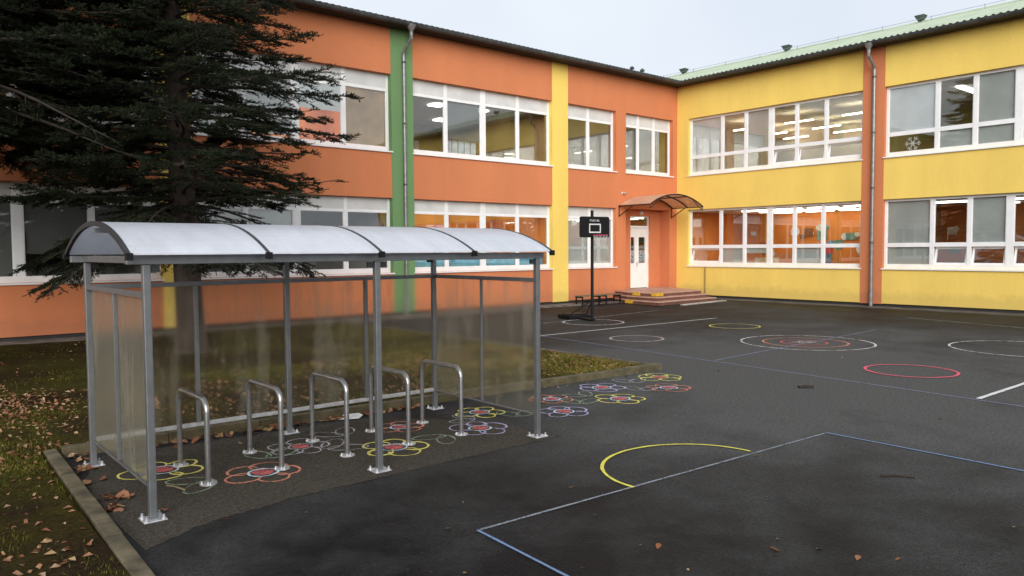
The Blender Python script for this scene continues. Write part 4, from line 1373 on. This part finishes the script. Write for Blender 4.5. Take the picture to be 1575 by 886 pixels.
# ------------------------------------------------------------------ fallen leaves
def leaf_mesh(seed):
    r_ = random.Random(seed)
    n = 7; top = []; L = 1.0
    bm = MB()
    spine = [(-.5 + i / (n - 1), 0, .16 * math.sin(i / (n - 1) * 3.1 + seed) + .05) for i in range(n)]
    wd = [0.02, .20, .34, .36, .27, .15, .01]
    cu = r_.uniform(.05, .3)
    for i in range(n - 1):
        for sg in (-1, 1):
            a, c_ = spine[i], spine[i + 1]
            w0, w1 = wd[i] * r_.uniform(.85, 1.1), wd[i + 1]
            bm.face([a, c_, (c_[0] + .02, sg * w1, c_[2] + cu * w1 * (1.5 if sg > 0 else .7)), (a[0] + .02, sg * wd[i], a[2] + cu * wd[i] * (1.5 if sg > 0 else .7))])
    # curled edge thickness is given by a solidify modifier
    return bm
LEAVES = []
for sdx in range(4):
    me = leaf_mesh(sdx + 1)
    m_ = bpy.data.meshes.new('fallen_leaf'); m_.from_pydata(me.v, [], me.f); m_.materials.append(LEAF)
    m_b = bmesh.new(); m_b.from_mesh(m_); bmesh.ops.remove_doubles(m_b, verts=m_b.verts, dist=.0005); m_b.to_mesh(m_); m_b.free()
    LEAVES.append(m_)
def leaf(x, y, z, size, label, group, tilt=.25):
    o = bpy.data.objects.new('fallen_leaf', random.choice(LEAVES)); col.objects.link(o)
    o.location = (x, y, z + .008); o.scale = (size,) * 3
    o.rotation_euler = (random.uniform(-tilt, tilt), random.uniform(-tilt, tilt), random.uniform(0, 6.28))
    tag(o, label, 'leaf', group)
for (x, y) in ((-22.1, -17.99), (-22.32, -15.09), (-20.28, -16.67), (-20.28, -15.91), (-20.95, -16.14), (-24.17, -15.74), (-22.35, -16.18), (-22.91, -17.43), (-22.84, -17.53), (-24.9, -15.03), (-23.99, -15.96), (-23.73, -16.3), (-24.37, -15.28), (-24.43, -16.16), (-19.04, -16.44), (-22.01, -18.52), (-21.83, -18.7), (-22.04, -18.27), (-21.32, -17.43), (-17.9, -11.99), (-12.5, -8.5), (-8.8, -13.6), (-6.5, -10.8), (-14.3, -14.4), (-19.6, -18.4), (-20.6, -19.0), (-23.0, -17.9), (-21.0, -15.4), (-17.2, -17.2), (-18.1, -15.6), (-13.0, -13.9), (-10.2, -15.1), (-23.3, -15.9), (-22.7, -16.8), (-24.9, -16.5), (-24.1, -17.0)):
    leaf(x, y, 0, random.choice((.022, .03, .04, .055)), 'small dry leaf lying alone on the dark asphalt', 'dry leaves scattered on the open asphalt')
leaf(-22.30, -18.09, 0.004, .07, 'pale yellowish leaf on the asphalt at the bottom of the picture', None)
leaf(-16.07, -13.3, 0, .07, 'pale leaf scrap between lawn corner and pink circle', None)
kb = [(-24.47, -12.30), (-24.43, -12.42), (-24.38, -12.35), (-24.33, -12.28), (-24.28, -12.4), (-24.5, -12.5), (-24.23, -12.34), (-24.12, -12.36), (-24.0, -12.33), (-23.93, -12.40), (-23.76, -12.36), (-23.94, -12.78), (-23.59, -12.38), (-23.45, -12.39), (-23.13, -12.40), (-22.95, -12.38), (-22.45, -12.46), (-22.76, -12.42), (-21.97, -12.38), (-21.76, -12.40), (-22.6, -12.4), (-22.2, -12.42), (-23.3, -12.37), (-24.05, -12.41), (-23.66, -12.42), (-21.4, -12.43)]
for i in range(70):
    x = random.uniform(-24.8, -21.3); kb.append((x, kback(x) - abs(random.gauss(.05, .035)) - .02))
for (x, y) in kb:
    leaf(x, y, .004 + random.uniform(0, .015), random.uniform(.06, .12), 'brown leaf in the row along the kerb behind the bike stands', 'brown leaves along the back kerb', .5)
kl = []
for (x, y, n_, sp) in ((-25.36, -12.38, 12, .10), (-25.43, -12.75, 6, .08), (-25.44, -13.9, 10, .10), (-25.47, -14.15, 9, .07), (-25.5, -13.3, 4, .1)):
    for k in range(n_):
        kx, ky = x + random.gauss(0, sp * .6), y + random.gauss(0, sp)
        kl.append((max(kx, kleft(ky) + .05), min(ky, kback(kx) - .05)))
for (x, y) in kl:
    leaf(x, y, .004 + random.uniform(0, .02), random.uniform(.06, .11), 'reddish brown leaf in the heaps along the left kerb', 'reddish leaves along the left kerb', .6)
leaf(-25.2, -14.5, .004, .09, 'single brown leaf beside the left front base plate', None)
for k in range(16):
    x = random.uniform(-21.0, -17.6); leaf(x, kback(x) - random.uniform(.04, .2), 0, random.uniform(.04, .07), 'brown leaf at the foot of the lawn kerb right of the shelter', 'brown leaves below the lawn kerb')
bm = MB(); bm.face([(-22.62, -12.46, .012), (-22.40, -12.56, .012), (-22.30, -12.48, .03), (-22.5, -12.40, .02)]); bm.face([(-22.5, -12.40, .02), (-22.30, -12.48, .03), (-22.33, -12.42, .05), (-22.52, -12.36, .04)])
tag(bm.build('paper_scrap', mat('dirty_paper', (.6, .6, .58), .8), origin=(-22.46, -12.46, 0), recalc=False), 'crumpled white paper scrap at the back kerb behind the middle bike stand', 'litter')

def in_lawn(x, y):
    return np.where(x > -25.5, (y > (-12.17 - 0.045 * (x + 25.5)) + .14) & (x < KX1 - .12) & (y < -1.05), ((y > -12.0) & (y < -1.05)) | (x < (-25.52 + 0.032 * (y + 12.0)) - .15))
# ground noise for patches of bare soil
def patchy(x, y):
    return np.sin(x * 1.1 + 1.3 * np.sin(y * .7)) + np.sin(y * 1.4 + 1.1 * np.sin(x * .9 + 2)) + .6 * np.sin(x * 3.1 - y * 2.3) + .5 * np.sin(x * 5.3 + y * 4.1)

def scatter(n, boxes):
    xs, ys = [], []
    for (x0, x1, y0, y1, sh) in boxes:
        k = int(n * sh)
        xs.append(RNG.uniform(x0, x1, k)); ys.append(RNG.uniform(y0, y1, k))
    x = np.concatenate(xs); y = np.concatenate(ys)
    ok = in_lawn(x, y)
    return x[ok], y[ok]
BOX = [(-30, -25.5, -19, -12, .36), (-30, -25.4, -12, -6, .22), (-25.5, -16.6, -12.6, -8, .34), (-25.5, -16.6, -8, -1, .09), (-34, -25.5, -6, -1, .06)]
x, y = scatter(260000, BOX)
keep = patchy(x, y) + RNG.normal(0, .7, len(x)) > -0.1
keep |= (x > -20.5)
x, y = x[keep], y[keep]
n = len(x)
h = RNG.uniform(.012, .042, n) * np.where(x > -20.5, 1.5, 1.0); a = RNG.uniform(0, 2 * np.pi, n); lean = RNG.uniform(.2, 1.1, n)
wv = RNG.uniform(.003, .006, n)
base = np.stack([x, y, np.full(n, .045)], 1)
side = np.stack([np.cos(a), np.sin(a), np.zeros(n)], 1) * wv[:, None]
tip = base + np.stack([-np.sin(a) * h * lean, np.cos(a) * h * lean, h], 1)
V = np.stack([base - side, base + side, tip], 1).reshape(-1, 3)
paler = np.repeat(x > -21.3 + RNG.normal(0, .6, n), 3)
tag(npmesh('grass', V[~paler], 3, GRASS, origin=(-24, -10, 0)), 'short patchy grass growing on the muddy lawn left of and behind the shelter', 'grass', kind='stuff')
tag(npmesh('grass', V[paler], 3, GRASSP, origin=(-19, -10, 0)), 'paler yellowish green grass on the lawn corner right of the shelter', 'grass', kind='stuff')
# leaf litter on the lawn
x, y = scatter(24000, [(-30, -25.5, -19, -12, .30), (-30, -25.4, -12.3, -6, .40), (-25.5, -16.6, -12.6, -8, .32), (-25.5, -16.6, -8, -1, .05)])
den = np.where((y > -12.3) & (x < -25), 1.0, .45)
den = np.where(x > -21, 1.0, den)
den = np.where((y < -12.6), .30, den)
keep = RNG.uniform(0, 1, len(x)) < den * np.clip(.75 - .25 * patchy(x, y), .15, 1)
x, y = x[keep], y[keep]; n = len(x)
lv = []
sz = RNG.uniform(.02, .078, n); an = RNG.uniform(0, 6.28, n)
base_leaf = np.array([[-.5, 0, 0.05], [-.1, -.32, .16], [.5, 0, .04], [-.1, .32, .10]])
for k in range(n):
    c_, s_ = math.cos(an[k]), math.sin(an[k])
    q = base_leaf * sz[k] * np.array([1, RNG.uniform(.7, 1.2), RNG.uniform(.5, 2.2)])
    q[:, 2] += np.array([1, -1, -1, 1]) * RNG.normal(0, .008)
    lv.append(np.stack([q[:, 0] * c_ - q[:, 1] * s_ + x[k], q[:, 0] * s_ + q[:, 1] * c_ + y[k], q[:, 2] + .062], 1)[[0, 1, 2]])
    lv.append(np.stack([q[:, 0] * c_ - q[:, 1] * s_ + x[k], q[:, 0] * s_ + q[:, 1] * c_ + y[k], q[:, 2] + .062], 1)[[0, 2, 3]])
tag(npmesh('leaf_litter', np.concatenate(lv), 3, LEAF, origin=(-24, -10, 0)), 'brown leaf litter spread over the lawn', 'leaves', kind='stuff')

# ------------------------------------------------------------------ spruce trees
def spruce(label, loc, Ht, z_low, reach, seed, nbr, density, group=None, lean=(0, 0)):
    rg = np.random.default_rng(seed)
    t = thing('spruce_tree', label, 'tree', loc, group)
    ox, oy = loc[0], loc[1]
    def axis(z): return np.array([ox + lean[0] * z / 5, oy + lean[1] * z / 5, z])
    bm = MB()
    zs = [0.0, .12, .4, 1.0, 2.0, 3.5, 5, 7, 9, 11, Ht]
    rs = [.42, .31, .275, .26, .25, .235, .21, .17, .12, .07, .01]
    bm.tube([tuple(axis(z)) for z in zs], rs, 14)
    bm.build('trunk', BARK, t, smooth=True)
    lm = MB()
    S, D, Ln = [], [], []        # needle-bearing twiglets: start, direction, length
    camr = np.array([rt.x, rt.y])
    for i in range(nbr):
        f = (i + rg.uniform(0, .6)) / nbr
        z = z_low + (Ht - z_low - .3) * f ** 1.15
        az = i * 2.399963 + rg.uniform(-.35, .35)
        dirh = np.array([math.cos(az), math.sin(az)])
        side_right = float(dirh @ camr)
        L = reach * (1 - ((z - z_low) / (Ht - z_low)) ** 2.9) * rg.uniform(.66, 1.10) + .25
        droop = rg.uniform(.30, .55) if z < z_low + .7 else rg.uniform(.06, .26)
        up0 = rg.uniform(-.02, .14)
        npt = 9
        P = []
        wob = rg.normal(0, .05)
        for k in range(npt):
            q = k / (npt - 1)
            r_ = L * q
            a2 = az + wob * q * 2
            zz = z + L * (up0 * q - (droop + up0) * q * q + .13 * q ** 4)
            b0 = axis(z)
            P.append(np.array([b0[0] + math.cos(a2) * r_, b0[1] + math.sin(a2) * r_, zz]))
        lm.tube([tuple(p) for p in P], [.030 * (1 - .85 * k / (npt - 1)) * (L / reach + .3) for k in range(npt)], 5, cap=False)
        P = np.array(P)
        dens = density * ((0.42 if z < 4.6 else 0.62) if side_right > .25 else 1.0)
        nsec = int(L * 12 * dens)
        for s in range(nsec):
            q = rg.uniform(.12, 1.0) ** .8
            fi = q * (npt - 1); k = min(int(fi), npt - 2); fr = fi - k
            p = P[k] * (1 - fr) + P[k + 1] * fr
            tg = P[k + 1] - P[k]; tg = tg / np.linalg.norm(tg)
            sdv = np.array([-tg[1], tg[0], 0]); sdv /= np.linalg.norm(sdv)
            sg = 1 if s % 2 else -1
            an = rg.uniform(.5, 1.15)
            dr = tg * math.cos(an) + sdv * sg * math.sin(an) + np.array([0, 0, rg.uniform(-.16, .10)])
            dr /= np.linalg.norm(dr)
            ln = (.32 * L * (1 - q) ** .7 + .16) * rg.uniform(.7, 1.2)
            ln = min(ln, 1.0)
            # secondary twig as a thin stick
            e = p + dr * ln + np.array([0, 0, -.10 * ln])
            lm.tube([tuple(p), tuple((p + e) / 2 + np.array([0, 0, .03 * ln])), tuple(e)], [.006, .005, .003], 3, cap=False)
            nter = max(4, int(ln / .036))
            bare = .35 if side_right > .25 and z < 5 else .1
            for u in range(nter):
                w_ = bare + (1 - bare) * (u + rg.uniform(0, 1)) / nter
                st_ = p * (1 - w_) + e * w_ + np.array([0, 0, .06 * ln * w_ * (1 - w_)])
                sg2 = 1 if u % 2 else -1
                sd2 = np.cross(dr, [0, 0, 1]); sd2 /= (np.linalg.norm(sd2) + 1e-6)
                a3 = rg.uniform(.3, .9)
                d3 = dr * math.cos(a3) + sd2 * sg2 * math.sin(a3) + np.array([0, 0, rg.uniform(-.22, .50) if z > z_low + .9 else rg.uniform(-.55, .1)])
                d3 /= np.linalg.norm(d3)
                S.append(st_); D.append(d3); Ln.append(rg.uniform(.07, .16) * (1.1 - .3 * w_))
    lm.build('limbs', TWIGM, t, recalc=False)
    S, D, Ln = np.array(S), np.array(D), np.array(Ln)
    K = 14
    n = len(S)
    uu = np.tile((np.arange(K) + .5) / K, (n, 1))
    base = S[:, None, :] + D[:, None, :] * (uu * Ln[:, None])[..., None]
    ref = rg.normal(0, 1, (n, K, 3)); ref[..., 2] += .5
    perp = ref - (ref * D[:, None, :]).sum(-1, keepdims=True) * D[:, None, :]
    perp /= np.linalg.norm(perp, axis=-1, keepdims=True) + 1e-6
    nd = D[:, None, :] * .75 + perp * .75
    nd /= np.linalg.norm(nd, axis=-1, keepdims=True)
    nl = rg.uniform(.028, .050, (n, K, 1))
    wd = np.cross(nd, perp); wd /= np.linalg.norm(wd, axis=-1, keepdims=True) + 1e-6
    wd *= rg.uniform(.0055, .0085, (n, K, 1))
    tri = np.stack([base - wd, base + wd, base + nd * nl], 2).reshape(-1, 3)
    print(label, 'needles', len(tri) // 3)
    npmesh('crown', tri, 3, NEEDLE, parent=t, origin=loc)
    return t
spruce('big dark spruce with bare trunk standing on the lawn behind the bike shelter', (-21.95, -4.95, 0), 14.5, 2.3, 3.0, 5, 270, 1.25, lean=(-.13, .11))
spruce('dense dark spruce cut off by the left edge of the picture', (-25.6, -4.2, 0), 13.0, 4.35, 3.3, 9, 230, 1.4)
# far wood added unseen behind the camera to darken reflections in the panes
FW = RNG
n = 9000
ang = FW.uniform(R(170), R(290), n); dist = FW.uniform(95, 120, n)
hh = 7.5 + 2.2 * np.sin(ang * 23) + 1.6 * np.sin(ang * 61 + 1) + FW.normal(0, .5, n)
zc = hh * FW.uniform(0, 1, n) ** .8
cx = CAM.x + np.cos(ang) * dist; cy = CAM.y + np.sin(ang) * dist
ctr = np.stack([cx, cy, zc], 1)
q = FW.normal(0, 1.1, (n, 3, 3)); q[..., 2] *= .7
tag(npmesh('added_wood', (ctr[:, None, :] + q).reshape(-1, 3), 3, NEEDLE, origin=(-80, -80, 0)), 'added dark wood, unseen behind the camera, darkening the window reflections', 'wood', kind='stuff')
print('scene built', len(bpy.data.objects))
